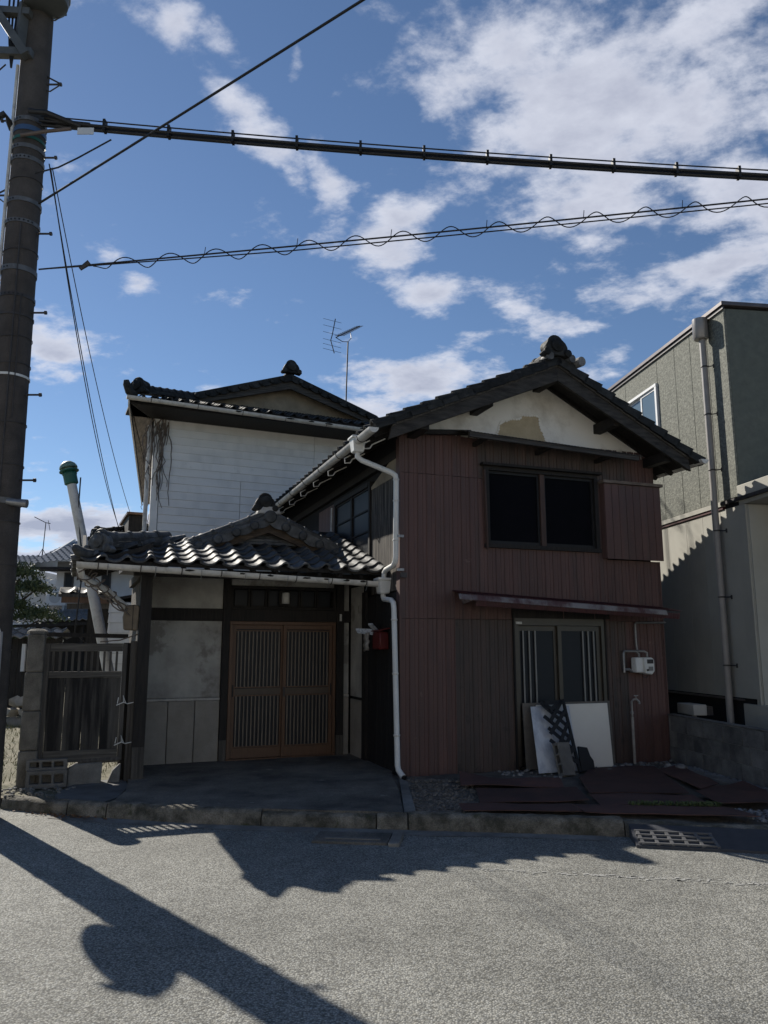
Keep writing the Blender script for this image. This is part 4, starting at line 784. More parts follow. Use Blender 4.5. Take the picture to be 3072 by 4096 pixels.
# gutter and rain pipe
gt = gutter(PH, (XH - .02, YE - .10, ZE - .045), (2.74, YE - .10, ZE - .155), .066, PVC_OLD, brackets=8)
for k, (x, w) in enumerate([(.30, .07), (.92, .05), (1.26, .05), (1.72, .08), (1.98, .05), (2.24, .05), (2.46, .06)]):
    zc = ZE - .045 - .11 * (x + .99) / 3.75; m = MB(); rg = random.Random(k)
    pts = [(x + w * math.cos(t * math.pi / 4) * rg.uniform(.5, 1), YE - .10 - math.sqrt(max(0, .067 ** 2 - (.016 - .016 * math.sin(t * math.pi / 4)) ** 2)) - .001, zc - .016 + .016 * math.sin(t * math.pi / 4) * rg.uniform(.5, 1)) for t in range(8)]
    m.prism(pts, (0, -.004, 0)); m.build('dirt_patch', DIRTY_HOLE, gt)
for k in range(7):
    x = -.6 + k * .52; z = ZE - .05 - .11 * (x + .99) / 3.75; MB().tube([(x, YE - .168, z), (x, YE - .168, z - .05), (x, YE - .12, z - .10), (x, YE - .10, z - .12)], .004, 5).build('gutter_wire', STEEL, gt)
hopper(BH, -.085, .41, 2.43, 1.0)
pp = MB(); pp.tube([(-.085, .41, 2.33), (-.085, .41, 2.29), (-.085, .38, 2.255), (-.08, .12, 2.225), (-.078, .06, 2.19), (-.078, .04, 2.12), (-.075, -.06, .27), (-.072, -.08, .22), (-.06, -.15, .175), (-.05, -.19, .155)], .034, 12)
ppo = pp.build('downpipe', PVC, BH)
for z in (1.97, 1.32, .60): MB().lathe([(.036, 0), (.041, .004), (.041, .02), (.036, .024)], (-.077, .04 - .1 * (2.12 - z) / 1.85, z), (0, 0, 1), 12).build('pipe_band', PVC_OLD, ppo)
MB().lathe([(.032, 0), (.040, .01), (.030, .02)], (-.05, -.19, .15), (.2, -.8, -.4), 12).build('pipe_mouth', BLACK, ppo)
# second gutter corner pipe at the left end, overgrown
b = MB(); b.tube([(XH + .02, YE - .06, ZE - .10), (XH + .05, YE, ZE - .20), (XH + .35, YE + .3, ZE - .34), (XH + .55, YE + .42, ZE - .50), (XH + .66, YE + .44, ZE - .62), (XH + .80, YE + .46, ZE - .66)], .04, 10); b.build('side_downpipe', PVC_OLD, PH)
vn = MB()
for q in range(3):
    pts = []
    for k in range(40):
        t = k / 39; base = Vector((XH + .04, YE - .04, ZE - .12)).lerp(Vector((XH + .62, YE + .44, ZE - .60)), t); a_ = t * 26 + q * 2.1
        pts.append(base + Vector((math.cos(a_) * .07, math.sin(a_) * .05, math.sin(a_ * .9 + q) * .08)))
    vn.tube(pts, .008, 5)
tag(vn.build('twisted_vine', VINE, None), 'bare vine twisted round the short pipe under the left porch eave', 'vine'); bpy.data.objects['twisted_vine'].matrix_world = T_((-3.14, 10.3, 0)) @ Rz(22)
eb = thing('meter_box', 'tan rounded meter box on the left post of the porch', 'meter box', EL(-.27, -1.0, 2.0), 22)
b = MB(); b.prism([(-.09, -.06, -.15), (.07, -.06, -.16), (.08, -.06, .13), (.05, -.06, .15), (-.08, -.06, .14), (-.105, -.06, .0)], (0, .13, 0)); b.build('box_shell', BROWN_BOX, eb, bevel=.015); box('box_seam', WOOD_DARK, eb, .0, .008, -.064, -.0605, -.15, .14)

# ================================================================== WHITE HOUSE behind
WH = thing('white_house', 'tall white clapboard house behind the porch with a dark tiled gable', 'house', (-1.9, 17.2, 0), 24)
WX = -3.30; WRT = 4.2
MB().prism([(WX + .02, .03, .05), (WRT, .03, .05), (WRT, 10, .05), (WX + 1.5, 10, .05)], (0, 0, 6.6)).build('inner_wall', UNLIT, WH)
z = 2.0; k = 0
while z < 6.62:
    cuts = [WX + .16, -1.40, 1.9, WRT] if z < 5.15 else [WX + .16, .30, WRT]
    for a, b in zip(cuts, cuts[1:]):
        MB().prism([(a + .005, -.024, z), (a + .005, .03, z), (a + .005, .03, z + .1695), (a + .005, -.008, z + .1695)], (b - a - .010, 0, 0)).build('siding_board', SIDING, WH, smooth=False)
    z += .1715; k += 1
box('corner_board', SIDING, WH, WX, WX + .15, -.035, .05, 2.0, 6.62)
MB().prism([(WX, .05, 2.0), (WX + .02, .05, 2.0), (WX + 1.48, 10, 2.0), (WX + 1.46, 10, 2.0)], (0, 0, 4.5)).build('side_boards', SIDING, WH)
MB().tube([(WX - .09, -.02, 6.3), (WX - .09, -.02, 2.0)], .045, 10).build('downpipe', PVC_OLD, WH)
ws = .34; WZE = 6.60; WYE = -.95; WXE = -3.93
wf = lambda y: WZE + ws * (y - WYE)
SK = lambda x, y: x + .1405 * max(0, y - WYE)
wp = [(WXE, WYE, WZE), (4.8, WYE, WZE), (4.8, 2.2, wf(2.2)), (SK(WXE, 2.2) + 2.6, 2.2, wf(2.2)), (SK(WXE, 10.5), 10.5, WZE)]
MB().add(wp + [(x, y, z - .09) for x, y, z in wp],
    [(0, 1, 2, 3), (0, 3, 4), (8, 7, 6, 5), (9, 8, 5), (0, 5, 6, 1), (0, 4, 9, 5), (1, 6, 7, 2), (2, 7, 8, 3), (3, 8, 9, 4)]).build('roof_deck', WOOD_DARK, WH)
box('soffit', WOOD_DARK, WH, WX - .6, 4.7, WYE + .03, -.04, 6.46, 6.505)
MB().prism([(WXE + .05, WYE + .03, 6.46), (WX - .602, WYE + .03, 6.46), (WX - .06, -.0, 6.46), (SK(WX, 10.4) - .2, 10.4, 6.46), (SK(WXE, 10.4) + .05, 10.4, 6.46)], (0, 0, .045)).build('soffit', M('pale_soffit_board', (.30, .26, .22), (.14, .12, .10), rough=.9, scale=5, stretch=(4, .6, 4)), WH)
MB().prism([(WXE - .01, WYE, 6.42), (WXE + .02, WYE, 6.42), (SK(WXE, 10.5) + .02, 10.5, 6.42), (SK(WXE, 10.5) - .01, 10.5, 6.42)], (0, 0, .17)).build('eave_fascia', PVC_OLD, WH)
cw, sw_ = math.cos(math.atan(ws)), math.sin(math.atan(ws))
WGX, WGY, WGZ = -.14, .50, 8.02
wg = lambda x: WGZ - ws * abs(x - WGX)
wgl = 2.30
inw = lambda p: p.y > .7 and wg(p.x) > wf(p.y) - .05
roof_tiles(WH, (WXE + .02, WYE - .05, WZE - .02), (1, 0, 0), (0, cw, sw_), 21, 8, TILE_DK_ME, keep=lambda p: p.x - WXE > p.y - WYE - .03 and p.x < 1.6 and not inw(p))
ridge(WH, (WXE + .15, WYE + .15, WZE + .13), (WXE + 1.9, WYE + 1.9, WZE + .11 + .33 * 1.75), CAP_DK_ME, TILE_DARK, courses=3, width=.2)
onigawara(WH, (WXE + .17, WYE + .17, WZE + .11), (-1, -1, 0), .75, TILE_DARK)
MB().tube([(WXE + .12, WYE + .12, WZE + .06), (WXE - .0, WYE - .0, WZE + .10), (WXE - .06, WYE - .06, WZE + .22), (WXE - .075, WYE - .075, WZE + .30)], [.085, .085, .075, .05], 10).build('corner_horn_tile', TILE_DARK, WH)
MB().prism([(WGX - wgl + .3, WGY + .35, wg(WGX - wgl + .3) - .07), (WGX, WGY + .35, WGZ - .07), (WGX + wgl - .3, WGY + .35, wg(WGX + wgl - .3) - .07), (WGX + 1.5, WGY + .35, 7.0), (WGX - 1.5, WGY + .35, 7.0)], (0, .06, 0)).build('gable_plaster', TAN_PL, WH)
for sg in (-1, 1):
    xe = WGX + sg * wgl
    MB().prism([(WGX, WGY, WGZ), (xe, WGY, wg(xe)), (xe, WGY, wg(xe) - .06), (WGX, WGY, WGZ - .06)], (0, 5.5, 0)).build('gable_deck', WOOD_DARK, WH)
    MB().prism([(WGX, WGY + .03, WGZ - .062), (xe - sg * .05, WGY + .03, wg(xe - sg * .05) - .062), (xe - sg * .05, WGY + .03, wg(xe) - .16), (WGX, WGY + .03, WGZ - .27)], (0, .05, 0)).build('gable_barge_board', WOOD_BEAM_X, WH)
    if sg < 0: roof_tiles(WH, (xe - .03, WGY + 8 * PITCH - .02, wg(xe) - .02), (0, -1, 0), (cw, 0, sw_), 8, 11, TILE_DK_ME, keep=lambda p: p.x < WGX - .04, stuff=lambda i, j: i < 6)
    else: roof_tiles(WH, (xe + .03, WGY - .02, wg(xe) - .02), (0, 1, 0), (-cw, 0, sw_), 8, 11, TILE_DK_ME, keep=lambda p: p.x > WGX + .04, stuff=lambda i, j: i > 1)
    for kk in range(9):
        A = Vector((sg * cw, 0, -sw_)); up = Vector((sg * sw_, 0, cw)); c0 = Vector((WGX, WGY - .02, WGZ + .02)) + A * (.26 + kk * .262)
        q = [c0 - A * (.265 * t / 5) + up * (-.085 - .03 * math.sin(math.pi * t / 5)) for t in range(6)] + [c0 - A * .265 + up * .05, c0 + up * .05]
        MB().prism(q, (0, -.03, 0)).build('verge_tile', TILE_DARK, WH); MB().lathe([(0, 0), (.06, 0), (.05, .04), (0, .045)], c0 + Vector((0, -.03, 0)) - up * .03, (0, -1, 0), 9).build('verge_disc', TILE_DARK, WH)
ridge(WH, (WGX, WGY + .1, WGZ + .06), (WGX, 4.5, WGZ + .06), CAP_DK_ME, TILE_DARK, courses=2)
onigawara(WH, (WGX, WGY - .02, WGZ + .08), (0, -1, 0), .74, TILE_DARK)
gw = gutter(WH, (WXE - .05, WYE - .12, WZE - .04), (1.6, WYE - .12, WZE - .13), .07, PVC_OLD, brackets=6)
for k, x in enumerate((-1.75, -.62, -.15, .25, 1.05)):
    zc = WZE - .04 - .09 * (x + 4.07) / 5.67; w = .07 + .03 * (k % 2); m = MB(); rg = random.Random(k + 9)
    m.prism([(x + w * math.cos(t * math.pi / 4), WYE - .12 - math.sqrt(.0715 ** 2 - (.022 - .02 * math.sin(t * math.pi / 4)) ** 2) - .001, zc - .022 + .02 * math.sin(t * math.pi / 4) * rg.uniform(.5, 1)) for t in range(8)], (0, -.004, 0)); m.build('dirt_patch', DIRTY_HOLE, gw)
box('side_shutter', WOOD_DARK, WH, WX - .35, WX - .02, .6, 2.2, 3.3, 4.45); box('side_shutter_cap', WOOD_BROWN, WH, WX - .40, WX - .01, .5, 2.3, 4.451, 4.50)
# lower hip of the wing behind, only its end shows over the porch
ridge(WH, (-4.3, 1.2, 4.0), (-2.9, 2.0, 4.35), CAP_DK_ME, TILE_DARK, courses=3); onigawara(WH, (-4.25, 1.2, 3.92), (-1, -.6, 0), .7, TILE_DARK)
# dead creeper on the corner
dv = MB(); rg = random.Random(11)
for s in range(17):
    x = WX + .14 + rg.gauss(0, .07); y = -.05; pts = []; zt = 6.5 - abs(rg.gauss(0, .15)); n = rg.randint(5, 15)
    for k in range(n):
        zz = zt - k * .14; x += rg.gauss(0, .035) * (1 + .5 * math.sin(k)); pts.append((x, y - .012 - rg.random() * .05, zz))
    dv.tube(pts, [.010 * (1 - .7 * i / n) + .003 for i in range(n)], 4)
for s in range(46):
    y = rg.uniform(-.75, 6); x = WX + .1405 * y - .03 - abs(rg.gauss(0, .12)); zz = 6.45 - rg.random() * .3; pts = []; n = rg.randint(5, 16)
    for k in range(n):
        x += rg.gauss(.01, .035); y += rg.gauss(0, .05); zz -= rg.uniform(.05, .16); pts.append((x, y, zz))
    dv.tube(pts, .008, 4)
o = dv.build('dead_creeper', VINE, None); o.matrix_world = T_((-1.9, 17.2, 0)) @ Rz(24); tag(o, 'dead brown creeper hanging down the left corner of the white clapboard wall', 'creeper')

# ================================================================== TV ANTENNA
def antenna(label, base, mast, s, yaw, group, simple=False):
    t = thing('tv_antenna', label, 'antenna', base, yaw, group)
    MB().tube([(0, 0, 0), (.02 * s, 0, mast * .5), (.05 * s, 0, mast)], .018 * s, 6).build('mast', STEEL_DK, t)
    if simple:
        b = MB(); b.tube([(-.55, 0, mast + .30), (.05, 0, mast), (.30, 0, mast - .05)], .02, 5); b.tube([(.22, -.1, mast + .1), (.30, 0, mast - .4)], .015, 5); b.build('boom', STEEL_DK, t)
        b = MB()
        for a in (0, 2.1, 4.2): b.tube([(.0, 0, .9), (.5 * math.cos(a), .5 * math.sin(a), 0)], .015, 5)
        b.build('stay_legs', STEEL_DK, t); return t
    b = MB(); A = Vector((-.28, 0, mast + .06)); B_ = Vector((.47, .25, mast + .60)); b.tube([A, B_], .014, 6); b.tube([(.05, 0, mast), (.16, .05, mast + .14), (.16, .1, mast + .30)], .010, 5); b.tube([(.05, 0, mast), (-.1, 0, mast - .02), A], .010, 5); b.build('boom', STEEL_DK, t)
    b = MB(); side = Vector((.45, -.75, -.20)).normalized()
    for k in range(13):
        p = A.lerp(B_, .16 + .84 * k / 12); w = .17 - .05 * k / 12; b.tube([p - side * w, p + side * w], .007, 4)
    b.build('directors', STEEL_DK, t)
    b = MB(); C0 = A + Vector((-.10, 0, .05)); b.tube([C0 + Vector((.08, 0, .45)), C0, C0 + Vector((-.04, 0, -.15)), C0 + Vector((.06, 0, -.48))], .013, 5)
    for q in (.40, .23, .05, -.14, -.27, -.40): b.tube([C0 + Vector((-.21, .1, q + .05)), C0 + Vector((.21, -.1, q - .08))], .005, 4)
    b.build('reflector', STEEL_DK, t); return t
antenna('tall thin tv antenna on the dark roof of the white house', WL(1.42, .9, 7.0), 2.35, 1.0, 24, 'tv antennas')

# ================================================================== GREEN BUILDING at the right
GB_ = thing('green_building', 'modern flat-roofed building with sage siding above cream siding', 'building', (4.90, 10.42, -.071), 8)
GB_.scale = (1.043, 1.043, 1.043)
MB().box(.03, 7, .03, 9, .2, 6.3).build('inner_wall', UNLIT, GB_)
yj = [0.0, .455, .91, 1.365, 1.92, 3.06, 3.62, 4.1, 4.55, 5.0, 5.5, 6, 6.5, 7, 7.5, 8, 8.5, 9]
for a, b in zip(yj, yj[1:]):
    win = abs(a - 1.92) < .01
    for z0, z1 in (((3.62, 5.03), (5.87, 6.27)) if win else ((3.62, 6.27),)): box('wall_panel', G_UP, GB_, 0, .03, a + .004, b - .004, z0, z1, bevel=.003)
for a, b in zip(yj[:-1], yj[1:]): box('wall_panel', G_LOW, GB_, .006, .03, (a if a else -.10) + .003, b - .003, 1.0, 3.50)
box('base_coat', FOUND, GB_, .05, .4, .25, 9, .1, .96); box('drip_flashing', COPING, GB_, -.01, .04, .25, 9, .962, .985)
box('string_course', G_LOW, GB_, -.03, .03, .36, 9, 3.545, 3.61); box('string_shadow_gap', IRON_RED, GB_, -.014, .03, .36, 9, 3.505, 3.543)
box('base_panel', G_LOW, GB_, -.005, .05, -.55, .245, .1, .93, bevel=.004)
box('coping', COPING, GB_, -.05, 7, -.05, 9, 6.30, 6.36, bevel=.006); box('coping_drip', M('dark_coping_drip', (.06, .05, .05), rough=.5), GB_, -.025, .0, -.025, 9, 6.255, 6.297)
for k in range(6): box('front_panel', G_FRONT, GB_, .03 + k * .9, .925 + k * .9, 0, .03, 3.5, 6.27, bevel=.003)
# projecting ground floor and its canopy
box('canopy', G_LOW, GB_, -.02, 6, -3.2, -.004, 3.60, 3.755, bevel=.006); box('canopy_edge', STEEL_DK, GB_, -.045, .0, -3.2, .36, 3.555, 3.598); box('canopy_soffit', G_LOW, GB_, .0, 6, -3.15, 0, 3.50, 3.553)
box('lower_front', G_LOW, GB_, .03, 6, -.12, .0, .93, 3.49); box('lower_corner', G_LOW, GB_, .004, .028, -.115, -.103, .93, 3.49)
for k in range(8): box('base_panel', G_LOW, GB_, .06 + k * .7, .752 + k * .7, -.16, -.12, .1, .926, bevel=.003)
for k in range(10): box('wall_panel', G_LOW, GB_, .04 + k * .46, .496 + k * .46, -.135, -.121, .93, 3.48, bevel=.002)
# window
gwz0, gwz1, ga, gb = 5.035, 5.865, 1.925, 3.055
f = MB(); f.box(-.035, .06, ga, gb, gwz0, gwz0 + .05); f.box(-.035, .06, ga, gb, gwz1 - .05, gwz1); f.box(-.035, .06, ga, ga + .06, gwz0 + .05, gwz1 - .05); f.box(-.035, .06, gb - .06, gb, gwz0 + .05, gwz1 - .05)
fo = f.build('window', WHITE_FR, GB_, bevel=.004)
ym = (ga + gb) / 2
for a, b, xx in ((ga + .06, ym + .02, -.01), (ym - .02, gb - .06, .015)):
    s = MB(); s.box(xx, xx + .02, a, a + .04, gwz0 + .05, gwz1 - .05); s.box(xx, xx + .02, b - .04, b, gwz0 + .05, gwz1 - .05); s.box(xx, xx + .02, a + .04, b - .04, gwz0 + .05, gwz0 + .09); s.box(xx, xx + .02, a + .04, b - .04, gwz1 - .09, gwz1 - .05); s.build('sash', WHITE_FR, fo)
    box('pane', GLASS_SKY, fo, xx + .008, xx + .012, a + .04, b - .04, gwz0 + .09, gwz1 - .09)
# rain head and pipe
dpg = MB(); dpg.tube([(-.10, .40, 6.0), (-.10, .40, 3.75), (-.105, .40, 3.6), (-.105, .40, .60), (-.10, .40, .1)], .045, 12); dpg = dpg.build('downpipe', M('taupe_pipe', (.30, .28, .265), (.25, .235, .22), rough=.45, scale=5), GB_)
MB().lathe([(.045, -.30), (.09, -.30), (.105, -.28), (.105, 0), (.095, .0)], (-.12, .40, 6.27), (0, 0, 1), 20).build('rain_head', M('taupe_head', (.30, .28, .265), (.24, .225, .21), rough=.35, metallic=.3, scale=5), dpg)
for z in (5.55, 4.85, 4.05, 3.2, 2.3, 1.4):
    b = MB(); b.lathe([(.048, 0), (.051, .004), (.051, .018), (.048, .022)], (-.10, .40, z), (0, 0, 1), 12); b.tube([(-.06, .38, z + .01), (.0, .33, z + .01)], .008, 5); b.tube([(.0, .33, z - .02), (.0, .33, z + .035)], .012, 5); b.build('pipe_bracket', STEEL_DK, dpg)
ub = thing('utility_box', 'small grey utility box on short pipes behind the block wall', 'utility box', GL(-.22, 1.15, .62), 8)
box('box_shell', M('grey_box_paint', (.42, .41, .38), (.36, .35, .33), rough=.5, scale=5), ub, -.10, .10, -.22, .22, .10, .245, bevel=.008); MB().tube([(0, -.08, .1), (0, -.08, -.3)], .02, 8).build('box_pipe', STEEL, ub); MB().tube([(0, -.03, .1), (0, -.03, -.3)], .018, 8).build('box_pipe', STEEL, ub)
box('box_back', STEEL_DK, ub, .10, .20, -.2, .2, .1, .22)
# low block wall, block by block
BW = thing('block_wall', 'low grey concrete block wall between the yard and the green building', 'wall', GL(-.69, .95, 0), 8)
for r in range(3):
    y = 0.; off = (.0, -.2, -.06)[r]
    ys = [off - .41 * k for k in range(9)]
    for a, b in zip(ys, ys[1:]):
        if a > 0: a = 0
        MB().box(0 + rnd.uniform(-.003, .003), .10, b + .005, a - .005, .13 + r * .2, .13 + r * .2 + .193).build('block', BLOCK_WALL, BW, bevel=.004)
MB().box(.008, .092, -3.3, -.002, .1, .73).build('mortar', CONC, BW)
MB().box(-.004, .104, -3.3, -.0, .731, .752).build('wall_cap', BLOCK_WALL, BW, bevel=.004)

# ================================================================== GATE, STONE POST, BLOCKS
stn = MB(); rg = random.Random(2)
sp = thing('gate_post', 'mossy square stone gate post left of the wooden gate', 'gate post', (-4.0, 8.98, 0), 20)
for q in range(4):
    z0, z1 = .08 + q * .43, .08 + (q + 1) * .43; box('stone_course', STONE, sp, -.10 + .003 * q, .10 - .003 * q, -.10, .10, z0 + .003, z1 - .003, bevel=.012)
MB().lathe([(.0, .06), (.07, .055), (.11, .03), (.115, .0), (.0, .0)], (0, 0, 1.80), (0, 0, 1), 8).build('post_cap', STONE, sp)
GT = thing('wooden_gate', 'weathered grey wooden gate with a slatted top, tied with string', 'gate', (-4.08, 8.92, 0), 20)
for a, b, z0, z1 in ((.185, .245, .36, 1.69), (1.04, 1.09, .36, 1.69)): box('stile', WOOD_GREY, GT, a, b, -.03, .02, z0, z1, bevel=.003)
GRAIN_X = M('silvered_rail', (.14, .128, .11), (.05, .045, .04), rough=.85, scale=4, stretch=(.5, 9, 9), bump=.3, bscale=14)
for z0, z1 in ((1.60, 1.69), (1.30, 1.37), (.36, .49)): box('rail', GRAIN_X, GT, .247, 1.038, -.034, .015, z0, z1, bevel=.003)
for k in range(11):
    x = .285 + k * .069; box('slat', WOOD_GREY, GT, x - .013, x + .013, -.018, .004, 1.372, 1.598)
for k, (a, b) in enumerate(((.248, .43), (.433, .63), (.633, .83), (.833, 1.037))): box('plank', M('water_stained_plank', (.135, .125, .11), (.012, .011, .011), rough=.85, scale=1.3, stretch=(5, 5, .45), bump=.3, bscale=20, contrast=(.42, .72)), GT, a, b, -.016 - .003 * (k % 2), .004, .492, 1.298)
box('side_stile', WOOD_GREY, GT, .125, .165, -.03, .03, .2, 1.70, bevel=.003)
for k, (z, q) in enumerate(((1.0, .0), (.55, .0))):
    b = MB(); b.tube([(1.0, -.045, z - .02), (1.08, -.06, z + .015), (1.12, -.05, z - .005), (1.19, -.06, z + .01)], .006, 5); b.tube([(1.08, -.06, z + .01), (1.07, -.055, z + .09), (1.10, -.05, z + .01)], .005, 5); b.tube([(1.01, -.05, z), (1.02, -.05, z + .07)], .005, 5); b.build('string_tie', PVC, GT)
box('closing_post', WOOD_GREY, GT, 1.125, 1.218, -.02, .05, .10, 1.72, bevel=.003)
box('sun_gap_filler', WOOD_DARK, GT, 1.05, 1.32, .055, .075, .03, 1.70); MB().tube([(.78, .0, 1.71), (1.0, .0, 1.73), (1.20, -.02, 1.80)], .008, 5).build('tie_branch', VINE, GT)  # dark filler board added behind the posts to stop sunlight through their gap
MB().beam((.10, .30, 1.80), (1.1, .30, 1.78), .05, .05).build('back_rail', WOOD_DARK, GT)
GTL = local((-4.08, 8.92), 20)
block('hollow concrete block lying on its side by the gate post, lower of two', T_(GTL(.10, -.16, .115)) @ Rz(20) @ Matrix.Diagonal((1.08, 1, 1.85, 1)), None)
block('hollow concrete block stacked flat on the lower one by the gate post', T_(GTL(.09, -.12, .302)) @ Rz(19) @ Matrix.Diagonal((1.08, 1, 1.12, 1)), None)
sb_ = MB(); sb_.prism([(.52, -.10, .10), (.88, -.10, .11), (.885, -.10, .355), (.60, -.10, .345), (.52, -.10, .30)], (0, .16, 0)); sb_ = sb_.build('stone_block', CONC, None, bevel=.012); sb_.matrix_world = T_((-4.08, 8.92, 0)) @ Rz(20); tag(sb_, 'broad cut stone block under the middle of the wooden gate', 'stone block')
sb_ = MB(); sb_.prism([(.945, -.12, .12), (1.08, -.12, .12), (1.085, -.12, .33), (1.0, -.12, .26)], (0, .14, 0)); sb_ = sb_.build('stone_block', CONC, None, bevel=.012); sb_.matrix_world = T_((-4.08, 8.92, 0)) @ Rz(20); tag(sb_, 'small pointed stone block under the right end of the gate', 'stone block')
lg = MB(); lg.tube([(.62, -.02, .36), (.9, -.02, .37), (1.07, -.02, .37)], [.03, .035, .03], 7); lg = lg.build('timber_offcut', WOOD_GREY, None); lg.matrix_world = T_((-4.08, 8.92, 0)) @ Rz(20); tag(lg, 'short timber offcut lying on the stones beneath the gate', 'timber')

# ================================================================== VENT PIPE
vp = thing('vent_pipe', 'leaning pale vent pipe with a green domed cap behind the gate', 'vent pipe', (-4.13, 12.0, 0))
P0, P1 = Vector((.09, 0, .1)), Vector((-.86, 0, 4.22))
P0 = Vector((.22, 0, .1)); MB().tube([P0, P0.lerp(P1, .5), P1], [.086, .080, .074], 16).build('pipe', PVC_OLD, vp)
d_ = (P1 - P0).normalized()
MB().lathe([(.074, -.02), (.105, 0), (.105, .14), (.115, .16), (.09, .19)], P1, d_, 18).build('cap_collar', GREEN_CAP, vp)
MB().lathe([(.08, .185), (.150, .20), (.150, .215), (.11, .225)], P1, d_, 18).build('cap_flange', GREEN_CAP, vp)
MB().lathe([(.09, .22), (.085, .255), (.140, .258), (.136, .285), (.11, .33), (.065, .365), (.0, .38)], P1, d_, 18).build('cap_dome', GREEN_LITE, vp)
MB().tube([P1 + Vector((.14, 0, .1)), P1 + Vector((.16, -.05, -.5)), P1.lerp(P0, .33) + Vector((-.04, -.11, 0)), P1.lerp(P0, .45) + Vector((-.25, -.05, -.5)), Vector((-.33, 0, 1.6))], .012, 5).build('vent_cord', RUBBER, vp)

# ================================================================== SHED AND FAR HOUSES (left background)
SH = thing('white_shed', 'small white clapboard shed showing between gate and porch post', 'shed', (-4.93, 13.9, 0), 12)
MB().box(0.02, 1.4, .02, 2.5, .05, 2.45).build('inner_wall', FARGREY, SH)
for k in range(13): MB().prism([(0.0, -.02, .1 + k * .18), (0.0, .02, .1 + k * .18), (0, .02, .275 + k * .18), (0, -.006, .275 + k * .18)], (1.4, 0, 0)).build('siding_board', SIDING, SH, smooth=False)
for k in range(13): MB().prism([(-.02, -.02, .1 + k * .18), (.02, -.02, .1 + k * .18), (.02, -.02, .275 + k * .18), (-.006, -.02, .275 + k * .18)], (0, 2.4, 0)).build('siding_board', SIDING, SH, smooth=False)
MB().prism([(-.05, -.05, 2.45), (1.5, -.05, 2.75), (1.5, 2.6, 2.85), (-.05, 2.6, 2.5)], (0, 0, .05)).build('roof', WOOD_DARK, SH)
LT = thing('lean_to_roof', 'old lean-to with a tin edged tile roof left of the vent pipe', 'lean-to', (-5.5, 14.2, 0), 20)
for k in range(3): inst('roof_tile', TILE_ME, LT, frame((-.42 + k * .262, -.2, 2.60), (1, 0, 0), (0, cf, sf), (0, -sf, cf)))
MB().prism([(-.45, -.2, 2.59), (.42, -.2, 2.59), (.42, .3, 2.75), (-.45, .3, 2.75)], (0, 0, -.05)).build('roof_deck', WOOD_GREY, LT); MB().beam((-.40, -.1, 2.50), (.42, -.1, 2.50), .08, .12).build('eave_beam', WOOD_BROWN, LT); MB().beam((-.30, -.05, 2.38), (.42, -.05, 2.40), .06, .10).build('eave_beam', WOOD_GREY, LT)
box('back_wall', WOOD_DARK, LT, .05, .62, .5, .58, .1, 2.5)
def wave_roof(name, parent, a, b, c_, d__, mat, per=.27, amp=.035, rows=8):
    """tiled slope: a-b eave, d-c ridge; rolls across and steps up the slope"""
    a, b, c_, d__ = map(Vector, (a, b, c_, d__)); nx = max(6, int((b - a).length / per * 4)); n = (b - a).cross(d__ - a).normalized(); m = MB()
    for j in range(rows + 1):
        for s2 in (0, 1):
            t = min(1, max(0, (j - (0 if s2 else 0)) / rows))
            for i in range(nx + 1):
                u = i / nx; p = a.lerp(b, u).lerp(d__.lerp(c_, u), t); m.v.append(p + n * (amp * math.cos(i * math.pi / 2) + (.03 if s2 else 0)))
    w = nx + 1; m.f = [(r * w + i, r * w + i + 1, (r + 1) * w + i + 1, (r + 1) * w + i) for r in range(2 * rows + 1) for i in range(nx)]
    return m.build(name, mat, parent, ang=50)
FT = M('far_silver_tile', (.20, .205, .21), (.11, .113, .118), rough=.45, scale=2, spec=.6)
FA = thing('far_white_house', 'far two-storey white house with sagging tiled roof behind the vent pipe', 'house', (-14.4, 34, 0), 0)
box('wall', FARWALL, FA, -.1, 6, 0, 7, 3.2, 5.4); box('ground_wall', WOOD_DARK, FA, -.6, 6, -.6, 7, 0, 3.2)
for x in (.25, 1.9):
    wo = box('window', STEEL_DK, FA, x, x + .42, -.04, .0, 3.9, 4.9); box('pane', GLASS_FROST, wo, x + .07, x + .36, -.05, -.041, 3.97, 4.83)
MB().prism([(-.9, -1, 5.05), (-.9, 3.5, 6.9), (-.9, 8, 5.05)], (.08, 0, 0)).build('gable_wall', FARWALL, FA)
wave_roof('roof', FA, (-1.0, -1.1, 5.15), (6, -1.1, 5.9), (6, 3.5, 7.4), (-1.0, 3.5, 6.7), FT, rows=10); box('eave_soffit', WOOD_DARK, FA, -.8, 6, -1, 0, 4.95, 5.05)
wave_roof('lower_roof', FA, (-.95, -3.6, 2.55), (3.6, -3.6, 2.75), (3.6, -.2, 3.55), (-.2, -.2, 3.4), FT, rows=8)
MB().beam((-.9, -3.5, 2.42), (3.5, -3.5, 2.6), .1, .12).build('lower_eave', WOOD_DARK, FA)
for x in (-.6, .4, 1.4, 2.4): box('porch_post', WOOD_DARK, FA, x, x + .12, -3.3, -3.2, 0, 2.5)
ac = thing('air_conditioner', 'white air conditioner unit standing on the far lower roof', 'air conditioner', (-14.0, 32.6, 3.25), 0)
box('casing', FARWALL, ac, -.30, .55, 0, .35, .12, .80, bevel=.02); MB().lathe([(.0, 0), (.24, 0), (.24, .02), (0, .02)], (.08, -.02, .46), (0, 1, 0), 16).build('fan_grille', FARGREY, ac); box('stand', FARGREY, ac, -.28, -.2, 0, .3, -.15, .118); box('stand', FARGREY, ac, .42, .5, 0, .3, -.15, .118)
FB = thing('far_grey_house', 'far pale grey house with lean-to balcony beside the pine', 'house', (-18.2, 38, 0), 0)
